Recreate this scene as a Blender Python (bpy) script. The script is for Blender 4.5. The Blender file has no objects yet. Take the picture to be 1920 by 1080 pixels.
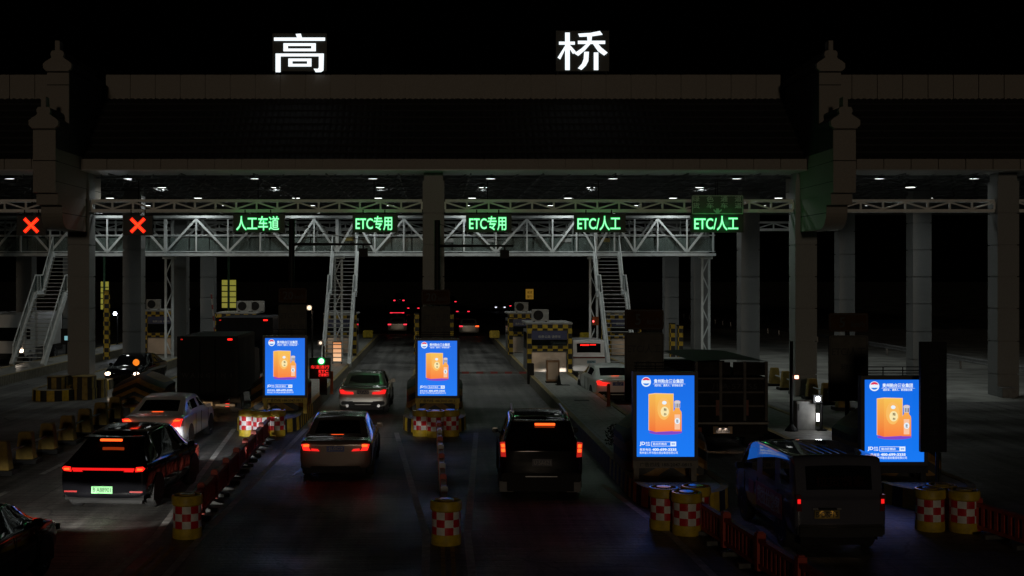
import bpy, bmesh, math, random
from math import radians as R, sin, cos, pi
from mathutils import Vector
random.seed(7)
sc = bpy.context.scene
col = sc.collection
# ------------------------------------------------------------------ camera, sky, moon-weak sun, exposure
CAMH = 5.05
cam_d = bpy.data.cameras.new('camera'); cam = bpy.data.objects.new('camera', cam_d); col.objects.link(cam)
cam.location = (0, 0, CAMH); cam.rotation_euler = (R(90), 0, 0)
cam_d.sensor_width = 36; cam_d.lens = 36*2300/1920
cam_d.shift_x = 145/1920; cam_d.shift_y = -19/1920
cam_d.clip_start = .1; cam_d.clip_end = 3000
sc.camera = cam
w = bpy.data.worlds.new('World'); sc.world = w; w.use_nodes = True
nt = w.node_tree; bg = nt.nodes['Background']
sky = nt.nodes.new('ShaderNodeTexSky'); sky.sky_type = 'NISHITA'; sky.sun_disc = False
SUN_EL, SUN_AZ = R(6), R(181)
sky.sun_elevation = SUN_EL; sky.sun_rotation = SUN_AZ
nt.links.new(sky.outputs[0], bg.inputs[0]); bg.inputs[1].default_value = 0.000015
sd = bpy.data.lights.new('sun', 'SUN'); sun = bpy.data.objects.new('sun', sd); col.objects.link(sun)
sd.energy = 0.12; sd.angle = R(4); sd.color = (1, .80, .58)
v = Vector((sin(SUN_AZ)*cos(SUN_EL), cos(SUN_AZ)*cos(SUN_EL), sin(SUN_EL)))
sun.rotation_euler = v.to_track_quat('Z', 'Y').to_euler()
sc.view_settings.view_transform = 'Standard'; sc.view_settings.look = 'None'
sc.view_settings.exposure = 0; sc.view_settings.gamma = 1
sc.cycles.use_denoising = True
sc.cycles.max_bounces = 6; sc.cycles.diffuse_bounces = 3; sc.cycles.glossy_bounces = 3
sc.cycles.transmission_bounces = 4; sc.cycles.transparent_max_bounces = 8
sc.cycles.sample_clamp_indirect = 3
sc.cycles.caustics_reflective = False; sc.cycles.caustics_refractive = False

# survey helpers: s = pixels per metre at a depth on the 1920 px photograph
def X(px, s): return (px-815)/s
def D(s): return 2300/s
def Z(py, s): return CAMH-(py-521)/s

# ------------------------------------------------------------------ materials
MATS = {}
def nd(t, k, **kw):
    n = t.nodes.new(k)
    for a, b in kw.items(): setattr(n, a, b)
    return n
def mat(name, color, rough=.6, metal=0, noise=6, amt=.25, bump=0, coat=0, spec=None, alpha=None):
    if name in MATS: return MATS[name]
    m = bpy.data.materials.new(name); m.use_nodes = True; t = m.node_tree
    b = t.nodes['Principled BSDF']
    b.inputs['Roughness'].default_value = rough; b.inputs['Metallic'].default_value = metal
    if coat: b.inputs['Coat Weight'].default_value = coat; b.inputs['Coat Roughness'].default_value = .04
    if spec is not None: b.inputs['Specular IOR Level'].default_value = spec
    if alpha is not None: b.inputs['Alpha'].default_value = alpha
    tc = nd(t, 'ShaderNodeTexCoord'); nz = nd(t, 'ShaderNodeTexNoise')
    nz.inputs['Scale'].default_value = noise; nz.inputs['Detail'].default_value = 6
    t.links.new(tc.outputs['Object'], nz.inputs['Vector'])
    mr = nd(t, 'ShaderNodeMapRange'); mr.inputs[1].default_value = .3; mr.inputs[2].default_value = .7
    mr.inputs[3].default_value = 1-amt; mr.inputs[4].default_value = 1+amt*.5
    t.links.new(nz.outputs[0], mr.inputs[0])
    mx = nd(t, 'ShaderNodeVectorMath', operation='SCALE'); mx.inputs[0].default_value = color[:3]
    t.links.new(mr.outputs[0], mx.inputs['Scale']); t.links.new(mx.outputs[0], b.inputs['Base Color'])
    if bump:
        bp = nd(t, 'ShaderNodeBump'); bp.inputs['Strength'].default_value = bump; bp.inputs['Distance'].default_value = .02
        t.links.new(nz.outputs[0], bp.inputs['Height']); t.links.new(bp.outputs[0], b.inputs['Normal'])
    MATS[name] = m; return m
def emit(name, color, strength=1.0, base=(0.02, 0.02, 0.02)):
    if name in MATS: return MATS[name]
    m = bpy.data.materials.new(name); m.use_nodes = True; b = m.node_tree.nodes['Principled BSDF']
    b.inputs['Base Color'].default_value = (*base, 1); b.inputs['Roughness'].default_value = .35
    b.inputs['Emission Color'].default_value = (*color, 1); b.inputs['Emission Strength'].default_value = strength
    MATS[name] = m; return m
def math_n(t, op, a, b=None, c=None):
    n = nd(t, 'ShaderNodeMath', operation=op)
    for i, q in enumerate((a, b, c)):
        if q is None: continue
        if isinstance(q, (int, float)): n.inputs[i].default_value = q
        else: t.links.new(q, n.inputs[i])
    return n.outputs[0]
def two_tone(name, ca, cb, fn, rough=.6, dirt=.35):
    """procedural paint pattern; fn(tree, texcoord) -> 0/1 socket"""
    if name in MATS: return MATS[name]
    m = bpy.data.materials.new(name); m.use_nodes = True; t = m.node_tree; b = t.nodes['Principled BSDF']
    tc = nd(t, 'ShaderNodeTexCoord'); f = fn(t, tc)
    mx = nd(t, 'ShaderNodeMix', data_type='RGBA'); t.links.new(f, mx.inputs[0])
    mx.inputs[6].default_value = (*ca, 1); mx.inputs[7].default_value = (*cb, 1)
    nz = nd(t, 'ShaderNodeTexNoise'); nz.inputs['Scale'].default_value = 5; nz.inputs['Detail'].default_value = 7
    t.links.new(tc.outputs['Object'], nz.inputs['Vector'])
    mr = nd(t, 'ShaderNodeMapRange'); mr.inputs[1].default_value = .35; mr.inputs[2].default_value = .65
    mr.inputs[3].default_value = 1-dirt; mr.inputs[4].default_value = 1.05
    t.links.new(nz.outputs[0], mr.inputs[0])
    vm = nd(t, 'ShaderNodeVectorMath', operation='SCALE'); t.links.new(mx.outputs[2], vm.inputs[0]); t.links.new(mr.outputs[0], vm.inputs['Scale'])
    t.links.new(vm.outputs[0], b.inputs['Base Color']); b.inputs['Roughness'].default_value = rough
    MATS[name] = m; return m
def sep(t, sock):
    s = nd(t, 'ShaderNodeSeparateXYZ'); t.links.new(sock, s.inputs[0]); return s.outputs
YEL = (.68, .46, .03); BLK = (.02, .02, .02)
def f_uvstripe(freq):
    def f(t, tc):
        u = sep(t, tc.outputs['UV'])[0]
        return math_n(t, 'LESS_THAN', math_n(t, 'FRACT', math_n(t, 'MULTIPLY', u, freq)), .5)
    return f
def f_check(nu, nv):
    def f(t, tc):
        o = sep(t, tc.outputs['UV'])
        a = math_n(t, 'FLOOR', math_n(t, 'MULTIPLY', o[0], nu)); b = math_n(t, 'FLOOR', math_n(t, 'MULTIPLY', o[1], nv))
        return math_n(t, 'MODULO', math_n(t, 'ADD', a, b), 2)
    return f
def f_check3(sz, off=.0):
    def f(t, tc):
        o = sep(t, tc.outputs['Object']); fl = [math_n(t, 'FLOOR', math_n(t, 'MULTIPLY_ADD', q, 1/sz, 100.37+off)) for q in o]
        return math_n(t, 'MODULO', math_n(t, 'ADD', math_n(t, 'ADD', fl[0], fl[1]), fl[2]), 2)
    return f
def f_chevron(t, tc):
    o = sep(t, tc.outputs['Object'])
    a = math_n(t, 'MULTIPLY', math_n(t, 'ABSOLUTE', o[0]), .62)
    return math_n(t, 'LESS_THAN', math_n(t, 'FRACT', math_n(t, 'MULTIPLY', math_n(t, 'ADD', o[2], a), 2.35)), .5)
M_check = two_tone('booth_check_paint', YEL, BLK, f_check3(.25))
M_chev = two_tone('chevron_paint', (.30, .16, .025), BLK, f_chevron, .55)
M_kerbstripe = two_tone('kerb_stripe_paint', YEL, BLK, f_uvstripe(1.6), .6)
M_pierstripe = two_tone('pier_stripe_paint', (.36, .25, .06), (.03, .025, .02), f_uvstripe(2.4), .7)
M_band = two_tone('barrel_reflective_check', (.86, .85, .82), (.62, .02, .03), f_check(10, 3), .35, .2)
M_kerb = two_tone('kerb_ribbed_concrete', (.22, .20, .15), (.13, .115, .08), f_uvstripe(4.2), .8)
M_kerbtop = mat('kerb_yellow_paint', (.30, .22, .07), .7, amt=.5)
M_pave = None
M_gran = mat('granite_cladding', (.23, .207, .18), .55, noise=30, amt=.18)
M_granD = mat('column_granite', (.23, .233, .23), .5, noise=24, amt=.15)
M_seam = mat('seam_shadow_gap', (.015, .015, .015), .9)
M_tile = mat('roof_tile_grey', (.009, .009, .0095), .8, noise=3, amt=.3)
M_white = mat('white_steel_paint', (.82, .86, .86), .45, noise=3, amt=.15)
M_whited = mat('weathered_white_steel', (.46, .48, .47), .5, noise=3, amt=.25)
M_frame = mat('ceiling_steel', (.14, .145, .15), .55, noise=2, amt=.4)
M_deck = mat('ceiling_deck', (.05, .052, .055), .8)
M_soff = mat('soffit_panel', (.42, .42, .40), .35, noise=2, amt=.2)
M_dark = mat('dark_steel', (.012, .012, .012), .55, spec=.2)
M_darkgrey = mat('dark_grey_plastic', (.03, .03, .03), .6, spec=.2)
M_grey = mat('grey_metal_panel', (.20, .20, .20), .5)
M_stain = mat('stainless_sheet', (.52, .46, .40), .28, .9, noise=1.5, amt=.2)
M_acw = mat('aircon_white', (.36, .36, .34), .5)
M_yel = mat('yellow_plastic', (.62, .44, .03), .5, amt=.35)
M_yelb = mat('yellow_concrete', (.26, .17, .03), .75, noise=4, amt=.45)
M_red = mat('red_barrier_plastic', (.48, .06, .035), .5, amt=.35)
M_wplast = mat('white_barrier_plastic', (.45, .45, .45), .35, amt=.3)
M_foot = mat('dirty_white_foot', (.09, .09, .085), .6, amt=.4)
M_orange = mat('orange_plastic', (.45, .10, .02), .5)
M_tyre = mat('tyre_rubber', (.018, .018, .018), .85, noise=20)
M_rim = mat('wheel_alloy', (.35, .35, .36), .3, .8)
M_glass = mat('tinted_car_glass', (.006, .007, .008), .02, amt=.05, spec=1.0)
M_black = mat('black_trim', (.008, .008, .008), .55, spec=.15)
M_pane = mat('balustrade_glass', (.22, .28, .26), .1, alpha=.42)
M_booth_glass = mat('booth_glass', (.01, .013, .013), .05, spec=.7)
M_signw = mat('sign_face_white', (.10, .097, .085), .75, spec=.15, noise=3, amt=.25)
M_signo = mat('sign_face_amber', (.055, .024, .006), .75, spec=.15, noise=3, amt=.25)
M_ink = mat('sign_ink', (.012, .012, .012), .6)
M_green = mat('green_sign_face', (.012, .06, .03), .4)
M_gtext = mat('green_sign_lettering', (.42, .46, .44), .4)
M_guard = mat('galvanised_rail', (.38, .38, .38), .4, .5)
M_line = mat('worn_white_marking', (.5, .5, .47), .7, noise=5, amt=.5)
M_liney = mat('worn_yellow_marking', (.40, .27, .06), .7, noise=5, amt=.55)
E_white = emit('letter_light', (.88, .96, 1), 1.25)
E_gcore = emit('led_green_white', (.30, 1, .48), 1.45)
E_ghalo = emit('led_green_glow', (.0, .62, .10), 1.0)
E_xcore = emit('led_cross_core', (1, .055, .008), 1.7)
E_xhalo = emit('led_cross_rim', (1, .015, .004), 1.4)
E_lamp = emit('canopy_lamp_lens', (.95, 1, .97), 3.5)
E_tail = emit('tail_lens_red', (1, .012, .012), 1.0)
E_core = emit('brake_core_orange', (1, .095, .012), 2.3)
E_brake = emit('brake_lens_red', (1, .012, .008), 2.0)
E_taildim = emit('tail_lens_dim', (.5, .008, .006), .8)
E_head = emit('headlamp_warm', (1, .72, .5), 9)
E_headw = emit('headlamp_white', (.9, .95, 1), 9)
E_plate = emit('plate_lamp', (1, .8, .6), 3)
M_ledpanel = mat('led_panel_off', (.008, .012, .009), .5, noise=60, amt=.5)

# ------------------------------------------------------------------ mesh builder
class MB:
    def __init__(s): s.v = []; s.f = []; s.uv = {}; s.mi = []
    def add(s, vs, fs, uvs=None, mi=0):
        o = len(s.v); s.v += [tuple(q) for q in vs]
        for i, f in enumerate(fs):
            if uvs: s.uv[len(s.f)] = uvs[i]
            s.f.append([o+k for k in f]); s.mi.append(mi)
    def box(s, x0, x1, y0, y1, z0, z1, mi=0):
        vs = [(x, y, z) for z in (z0, z1) for y in (y0, y1) for x in (x0, x1)]
        s.add(vs, [(0, 2, 3, 1), (4, 5, 7, 6), (0, 1, 5, 4), (2, 6, 7, 3), (0, 4, 6, 2), (1, 3, 7, 5)], mi=mi); return s
    def bar(s, p, q, w, h=None, up=(0, 0, 1)):
        p = Vector(p); q = Vector(q); d = (q-p).normalized(); h = h or w
        u = Vector(up)
        if abs(d.dot(u)) > .97: u = Vector((1, 0, 0))
        a = d.cross(u).normalized(); b = a.cross(d).normalized()
        vs = [e+a*i*w/2+b*j*h/2 for e in (p, q) for i, j in ((-1, -1), (1, -1), (1, 1), (-1, 1))]
        s.add(vs, [(0, 1, 2, 3), (7, 6, 5, 4), (0, 4, 5, 1), (1, 5, 6, 2), (2, 6, 7, 3), (3, 7, 4, 0)]); return s
    def tube(s, p, q, r, n=10, r2=None):
        p = Vector(p); q = Vector(q); d = (q-p).normalized(); r2 = r if r2 is None else r2
        u = Vector((0, 0, 1)) if abs(d.z) < .9 else Vector((1, 0, 0))
        a = d.cross(u).normalized(); b = d.cross(a).normalized()
        vs = [p+(a*cos(2*pi*i/n)+b*sin(2*pi*i/n))*r for i in range(n)]+[q+(a*cos(2*pi*i/n)+b*sin(2*pi*i/n))*r2 for i in range(n)]
        fs = [(i, (i+1) % n, n+(i+1) % n, n+i) for i in range(n)]+[tuple(range(n))[::-1], tuple(range(n, 2*n))]
        s.add(vs, fs); return s
    def prism_y(s, poly, y0, y1, mi=0):     # polygon in (x,z), extruded along y
        n = len(poly); vs = [(x, y0, z) for x, z in poly]+[(x, y1, z) for x, z in poly]
        fs = [(i, i+n, (i+1) % n+n, (i+1) % n) for i in range(n)]+[tuple(range(n)), tuple(range(n, 2*n))[::-1]]
        s.add(vs, fs, mi=mi); return s
    def prism_x(s, poly, x0, x1):     # polygon in (y,z)
        n = len(poly); vs = [(x0, y, z) for y, z in poly]+[(x1, y, z) for y, z in poly]
        fs = [(i, (i+1) % n, (i+1) % n+n, i+n) for i in range(n)]+[tuple(range(n))[::-1], tuple(range(n, 2*n))]
        s.add(vs, fs); return s
    def prism_z(s, poly, z0, z1):
        n = len(poly); vs = [(x, y, z0) for x, y in poly]+[(x, y, z1) for x, y in poly]
        fs = [(i, (i+1) % n, (i+1) % n+n, i+n) for i in range(n)]+[tuple(range(n))[::-1], tuple(range(n, 2*n))]
        s.add(vs, fs); return s
    def lathe(s, prof, n=24, c=(0, 0), axis='z'):
        vs = []
        for r, z in prof:
            for i in range(n):
                a = 2*pi*i/n
                vs.append((c[0]+r*cos(a), c[1]+r*sin(a), z) if axis == 'z' else (z, c[0]+r*cos(a), c[1]+r*sin(a)))
        fs = []; uv = []; m = len(prof)
        for j in range(m-1):
            for i in range(n):
                k = (i+1) % n; fs.append((j*n+i, j*n+k, (j+1)*n+k, (j+1)*n+i))
                uv.append(((i/n, j/(m-1)), ((i+1)/n, j/(m-1)), ((i+1)/n, (j+1)/(m-1)), (i/n, (j+1)/(m-1))))
        s.add(vs, fs, uv); return s
    def build(s, name, material, parent=None, smooth=False, bevel=0, loc=None, rot=None):
        me = bpy.data.meshes.new(name); me.from_pydata(s.v, [], s.f); me.validate(); me.update()
        if s.uv and len(me.polygons) == len(s.f):
            ul = me.uv_layers.new(name='UVMap')
            for i, p in enumerate(me.polygons):
                if i in s.uv:
                    for li, u in zip(p.loop_indices, s.uv[i]): ul.data[li].uv = u
        if bevel or not s.uv:
            bm = bmesh.new(); bm.from_mesh(me)
            bmesh.ops.recalc_face_normals(bm, faces=bm.faces)
            if bevel: bmesh.ops.bevel(bm, geom=[e for e in bm.edges if e.is_manifold and e.calc_face_angle(0) > .5], offset=bevel, segments=2, affect='EDGES', clamp_overlap=True)
            bm.to_mesh(me); bm.free()
        for m in (material if isinstance(material, (list, tuple)) else [material]): me.materials.append(m)
        if isinstance(material, (list, tuple)) and not bevel:
            for p, k in zip(me.polygons, s.mi): p.material_index = k
        if smooth:
            for p in me.polygons: p.use_smooth = True
            if smooth != 'all':
                try: me.set_sharp_from_angle(angle=R(40))
                except Exception: pass
        return link(name, me, parent, loc, rot)
def link(name, me, parent=None, loc=None, rot=None):
    o = bpy.data.objects.new(name, me); col.objects.link(o); o.parent = parent
    if loc is not None: o.location = loc
    if rot is not None: o.rotation_euler = rot
    return o
def tag(o, label, cat, group=None, kind=None):
    o['label'] = label; o['category'] = cat
    if group: o['group'] = group
    if kind: o['kind'] = kind
    return o
def thing(name, label, cat, loc=(0, 0, 0), rz=0, group=None):
    o = bpy.data.objects.new(name, None); o.empty_display_size = .2; col.objects.link(o)
    o.location = loc; o.rotation_euler = (0, 0, rz); return tag(o, label, cat, group)
def copy_tree(o, parent=None):
    c = o.copy(); col.objects.link(c); c.parent = parent
    for ch in list(o.children): copy_tree(ch, c)
    return c
def dup(root, label, loc, rz=0):
    c = copy_tree(root); c.location = loc; c.rotation_euler = (0, 0, rz); c['label'] = label; return c
_TXT = {}
def textmesh(body, w=None, h=None, depth=.01, bold=0):
    key = (body, w, h, depth, bold)
    if key in _TXT: return _TXT[key]
    c = bpy.data.curves.new('lettering', 'FONT'); c.body = body; c.size = 1; c.resolution_u = 4
    c.offset = bold; c.extrude = .05; c.align_x = 'LEFT'
    o = bpy.data.objects.new('lettering', c); col.objects.link(o)
    dg = bpy.context.evaluated_depsgraph_get()
    me = bpy.data.meshes.new_from_object(o.evaluated_get(dg))
    bpy.data.objects.remove(o); bpy.data.curves.remove(c)
    xs = [q.co.x for q in me.vertices]; ys = [q.co.y for q in me.vertices]
    x0, x1, y0, y1 = min(xs), max(xs), min(ys), max(ys)
    sx = w/(x1-x0) if w else None; sy = h/(y1-y0) if h else None
    sx = sx or sy; sy = sy or sx
    for q in me.vertices:
        x, y, z = q.co
        q.co = ((x-(x0+x1)/2)*sx, -z/.05*depth/2, (y-(y0+y1)/2)*sy)
    me.name = 'lettering'; _TXT[key] = me; return me
def text(name, body, w, h, material, parent, loc, rot=None, depth=.01, bold=0):
    me = textmesh(body, w, h, depth, bold).copy(); me.materials.clear(); me.materials.append(material)
    return link(name, me, parent, loc, rot)
def area_light(name, parent, loc, rot, power, color, size=.3, sy=None, spread=None):
    l = bpy.data.lights.new(name, 'AREA'); l.energy = power; l.color = color; l.size = size
    l.shape = 'DISK' if sy is None else 'RECTANGLE'
    if sy: l.size_y = sy
    if spread: l.spread = spread
    o = bpy.data.objects.new(name, l); col.objects.link(o); o.parent = parent; o.location = loc; o.rotation_euler = rot; return o
def spot_light(name, parent, loc, target, power, color, ang=70, blend=.4, r=.06):
    l = bpy.data.lights.new(name, 'SPOT'); l.energy = power; l.color = color; l.spot_size = R(ang); l.spot_blend = blend; l.shadow_soft_size = r
    o = bpy.data.objects.new(name, l); col.objects.link(o); o.parent = parent; o.location = loc
    o.rotation_euler = (Vector(target)-Vector(loc)).to_track_quat('-Z', 'Y').to_euler(); return o
def point_light(name, parent, loc, power, color, r=.08):
    l = bpy.data.lights.new(name, 'POINT'); l.energy = power; l.color = color; l.shadow_soft_size = r
    o = bpy.data.objects.new(name, l); col.objects.link(o); o.parent = parent; o.location = loc; return o

# ------------------------------------------------------------------ ground, lanes, islands
def ground_mat():
    m = bpy.data.materials.new('worn_road_surface'); m.use_nodes = True; t = m.node_tree; b = t.nodes['Principled BSDF']
    tc = nd(t, 'ShaderNodeTexCoord')
    def noise(scale, sx, sy, det=6):
        mp = nd(t, 'ShaderNodeMapping'); mp.inputs['Scale'].default_value = (sx, sy, 1); t.links.new(tc.outputs['Object'], mp.inputs[0])
        n = nd(t, 'ShaderNodeTexNoise'); n.inputs['Scale'].default_value = scale; n.inputs['Detail'].default_value = det
        t.links.new(mp.outputs[0], n.inputs['Vector']); return n.outputs[0]
    patch = noise(.35, 1, .6); tyre = noise(1.6, 1.6, .05); groove = noise(1.0, .5, 9, 4); fine = noise(14, 1, 1, 8)
    # slab joints every 5 m along and at lane edges
    o = sep(t, tc.outputs['Object'])
    jy = math_n(t, 'LESS_THAN', math_n(t, 'FRACT', math_n(t, 'DIVIDE', o[1], 5.0)), .006)
    jx = math_n(t, 'LESS_THAN', math_n(t, 'FRACT', math_n(t, 'DIVIDE', math_n(t, 'ADD', o[0], 101.1), 4.6)), .007)
    joint = math_n(t, 'MAXIMUM', jy, jx)
    vor = nd(t, 'ShaderNodeTexVoronoi', feature='DISTANCE_TO_EDGE'); vor.inputs['Scale'].default_value = .22
    wrp = nd(t, 'ShaderNodeVectorMath', operation='ADD')
    nz3 = nd(t, 'ShaderNodeTexNoise'); nz3.inputs['Scale'].default_value = 1.1; nz3.inputs['Detail'].default_value = 5
    t.links.new(tc.outputs['Object'], nz3.inputs['Vector']); t.links.new(tc.outputs['Object'], wrp.inputs[0]); t.links.new(nz3.outputs['Color'], wrp.inputs[1])
    t.links.new(wrp.outputs[0], vor.inputs['Vector'])
    crack = math_n(t, 'LESS_THAN', vor.outputs[0], .006)
    joint = math_n(t, 'MAXIMUM', joint, crack)
    f = math_n(t, 'ADD', math_n(t, 'MULTIPLY', patch, .24), math_n(t, 'MULTIPLY', tyre, .3))
    f = math_n(t, 'ADD', f, math_n(t, 'MULTIPLY', groove, .26)); f = math_n(t, 'ADD', f, math_n(t, 'MULTIPLY', fine, .2))
    rp = nd(t, 'ShaderNodeValToRGB'); rp.color_ramp.elements[0].position = .43; rp.color_ramp.elements[0].color = (.030, .029, .027, 1)
    rp.color_ramp.elements[1].position = .58; rp.color_ramp.elements[1].color = (.20, .195, .18, 1)
    t.links.new(f, rp.inputs[0])
    mx = nd(t, 'ShaderNodeMix', data_type='RGBA'); t.links.new(math_n(t, 'MULTIPLY', joint, .75), mx.inputs[0])
    t.links.new(rp.outputs[0], mx.inputs[6]); mx.inputs[7].default_value = (.012, .012, .012, 1)
    t.links.new(mx.outputs[2], b.inputs['Base Color'])
    rr = nd(t, 'ShaderNodeMapRange'); rr.inputs[1].default_value = .35; rr.inputs[2].default_value = .65; rr.inputs[3].default_value = .40; rr.inputs[4].default_value = .82
    t.links.new(patch, rr.inputs[0]); t.links.new(rr.outputs[0], b.inputs['Roughness'])
    bp = nd(t, 'ShaderNodeBump'); bp.inputs['Strength'].default_value = .8; bp.inputs['Distance'].default_value = .03
    t.links.new(math_n(t, 'ADD', groove, math_n(t, 'MULTIPLY', fine, .5)), bp.inputs['Height']); t.links.new(bp.outputs[0], b.inputs['Normal'])
    return m
g = MB(); g.add([(-700, -300, 0), (700, -300, 0), (700, 1500, 0), (-700, 1500, 0)], [(0, 1, 2, 3)])
tag(g.build('road', ground_mat()), 'dark worn concrete toll road running under the canopy', 'road', kind='structure')

def pave_mat():
    m = two_tone('island_paving', (.30, .30, .27), (.15, .15, .13), lambda t, tc: math_n(t, 'MAXIMUM',
        math_n(t, 'LESS_THAN', math_n(t, 'FRACT', math_n(t, 'DIVIDE', sep(t, tc.outputs['Object'])[1], .6)), .03),
        math_n(t, 'LESS_THAN', math_n(t, 'FRACT', math_n(t, 'ADD', math_n(t, 'DIVIDE', sep(t, tc.outputs['Object'])[0], .6), .25)), .03)), .55, .4)
    return m
M_pave = pave_mat()
IH = .42
def capsule(hw, y0, y1, n=14):
    pts = [(hw, y1)]
    pts = []
    for i in range(n+1):
        a = pi+pi*i/n
        pts.append((hw*cos(a), y0+hw*1.5+hw*1.5*sin(a)))
    pts += [(hw, y1), (-hw, y1)]
    return pts
def island(xc, y0, y1, desc, stripe_len=5.5):
    o = thing('traffic_island', desc, 'traffic island', (xc, y0, 0)); o['kind'] = 'structure'
    L = y1-y0; hw = 1.06
    out = capsule(hw, 0, L); inn = capsule(hw-.2, .22, L-.2)
    m = MB(); m.prism_z(inn, 0, IH); m.build('island_paving', M_pave, o)
    # kerb wall: front part striped, the rest ribbed concrete
    ks, kr, kt = MB(), MB(), MB()
    n = len(out); per = 0
    order = list(range(n))
    # start from the rear left corner so that u runs along the outline
    seq = [n-1]+order[:-1]+[] if False else [n-1]+list(range(0, n-1))+[n-1]
    for a, b in zip(seq[:-1], seq[1:]):
        p = Vector(out[a]); q = Vector(out[b]); d = (q-p).length; k = max(1, int(d/1.0))
        for i in range(k):
            e = p.lerp(q, i/k); f = p.lerp(q, (i+1)/k); u0 = per+d*i/k; u1 = per+d*(i+1)/k
            tgt = ks if max(e.y, f.y) < stripe_len+.6 else kr
            tgt.add([(e.x, e.y, 0), (f.x, f.y, 0), (f.x*.985, f.y, IH+.02), (e.x*.985, e.y, IH+.02)], [(0, 1, 2, 3)], [((u0, 0), (u1, 0), (u1, 1), (u0, 1))])
        per += d
    for i in range(n):
        j = (i+1) % n; a, b, c, d_ = out[i], out[j], inn[j], inn[i]
        vs = [(a[0]*.985, a[1], IH+.02), (b[0]*.985, b[1], IH+.02), (c[0], c[1], IH+.02), (d_[0], d_[1], IH+.02), (c[0], c[1], IH-.02), (d_[0], d_[1], IH-.02)]
        kt.add(vs, [(0, 1, 2, 3), (3, 2, 4, 5)])
    ks.build('striped_kerb', M_kerbstripe, o); kr.build('ribbed_kerb', M_kerb, o); kt.build('kerb_top', M_kerbtop, o)
    # dark drain covers let into the paving
    for yy in (L*.27, L*.36, L*.55):
        dmb = MB(); dmb.box(-.28, .28, yy, yy+.45, IH-.01, IH+.006); dmb.build('drain_cover', M_darkgrey, o)
    return o
PITCH = 5.55
isl = {}
isl[0] = island(0, 39.6, 101, 'kerbed island straight ahead between the two lanes of silver sedans and black jeep')
isl[-1] = island(-PITCH, 39.6, 101, 'kerbed island carrying the display beside the box truck')
isl[-2] = island(-2*PITCH, 43.5, 98, 'kerbed island behind the chevron pier beside the white sedan')
isl[-3] = island(-15.75, 50, 98, 'kerbed island under the big left gable pillar')
isl[-4] = island(-21.3, 50, 98, 'pale kerbed island at far left carrying the leftmost staircase')
isl[1] = island(PITCH, 26.2, 100, 'long pale paved island right of the black jeep')
isl[2] = island(2*PITCH, 26.4, 96, 'kerbed island beside the white minibus')

def strip(pts, wd, material, label):
    m = MB()
    for p, q in zip(pts[:-1], pts[1:]):
        p = Vector(p); q = Vector(q); d = (q-p).normalized(); a = Vector((-d.y, d.x))*wd/2
        m.add([(*(p-a), .004), (*(p+a), .004), (*(q+a), .004), (*(q-a), .004)], [(0, 3, 2, 1)])
    tag(m.build('road_marking', material), label, 'road marking', kind='structure')
strip([(-.16, 15), (-.16, 24), (-1.25, 40)], .15, M_line, 'worn white line along the left of the middle barrel')
strip([(.64, 15), (.64, 24), (1.35, 40)], .15, M_line, 'worn white line along the right of the middle barrel')
strip([(.15, 15), (.15, 23)], .08, M_liney, 'left stripe of the double yellow line before the middle barrel')
strip([(.33, 15), (.33, 23)], .08, M_liney, 'right stripe of the double yellow line before the middle barrel')
strip([(-5.45, 15), (-5.45, 24), (-6.7, 41)], .15, M_line, 'worn white line left of the red barrier line')
strip([(-4.55, 15), (-4.55, 24), (-4.3, 41)], .15, M_line, 'worn white line right of the red barrier line')
strip([(-5.1, 15), (-5.1, 23)], .08, M_liney, 'left stripe of the double yellow line before the dark barrel')
strip([(-4.9, 15), (-4.9, 23)], .08, M_liney, 'right stripe of the double yellow line before the dark barrel')
strip([(4.9, 12), (4.65, 24), (4.1, 30)], .15, M_line, 'worn white line left of the near pair of barrels')
strip([(6.3, 12), (6.6, 25)], .15, M_line, 'worn white line between minibus and red barrier line')
for k, (y0, y1) in enumerate(((27, 29), (31.5, 33.5), (36, 38))):
    strip([(-10.1, y0), (-10.1, y1)], .15, M_line, ['nearest', 'middle', 'farthest'][k]+' white dash left of the black electric car')
strip([(-3.62, 31.5), (-3.30, 34.5)], .02, mat('sealed_crack', (.4, .4, .42), .2), 'thin pale scratch on the road beside the beige sedan')
# pale concrete apron, right of the lanes
ap = MB(); ap.add([(12.6, 50, .004), (60, 50, .004), (60, 120, .004), (12.6, 120, .004)], [(0, 1, 2, 3)])
tag(ap.build('pavement', mat('apron_concrete', (.36, .36, .33), .75, noise=.6, amt=.55)), 'pale concrete apron between the right hand pillars', 'pavement', kind='structure')

# ------------------------------------------------------------------ toll canopy
canopy = thing('toll_canopy', 'huge dark toll canopy with tiled roof, stone fascias, gable walls and square pillars', 'toll canopy', (0, 52, 0))
CY = 52
class W(MB):       # world-coordinate builder for the canopy
    def build(s, name, m, parent=None, **k):
        if parent is canopy: s.v = [(x, y-CY, z) for x, y, z in s.v]
        return MB.build(s, name, m, parent, **k)
XW = (-15.22, 15.98)      # gable walls
XL, XR = -62, 62
sf, st_ = 45.0, 41.8
yl, yt = D(sf), D(st_)
zl0, zl1 = Z(317, sf), Z(298, sf); zt0, zt1 = Z(187.5, st_), Z(140, st_)
def panels(name, x0, x1, y, z0, z1, step, tilt=.03):
    m = W(); n = max(1, round((x1-x0)/step)); gap = .02
    for i in range(n):
        a = x0+(x1-x0)*i/n+gap; b = x0+(x1-x0)*(i+1)/n-gap
        jy = random.uniform(-.006, .006)
        m.box(a, b, y+jy, y+.18, z0, z1)
    m.box(x0, x1, y+.08, y+.24, z0+.01, z1-.01)
    return m.build(name, M_gran, canopy)
segs = [(XL, XW[0]-.45), (XW[0]+.45, XW[1]-.45), (XW[1]+.45, XR)]
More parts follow.
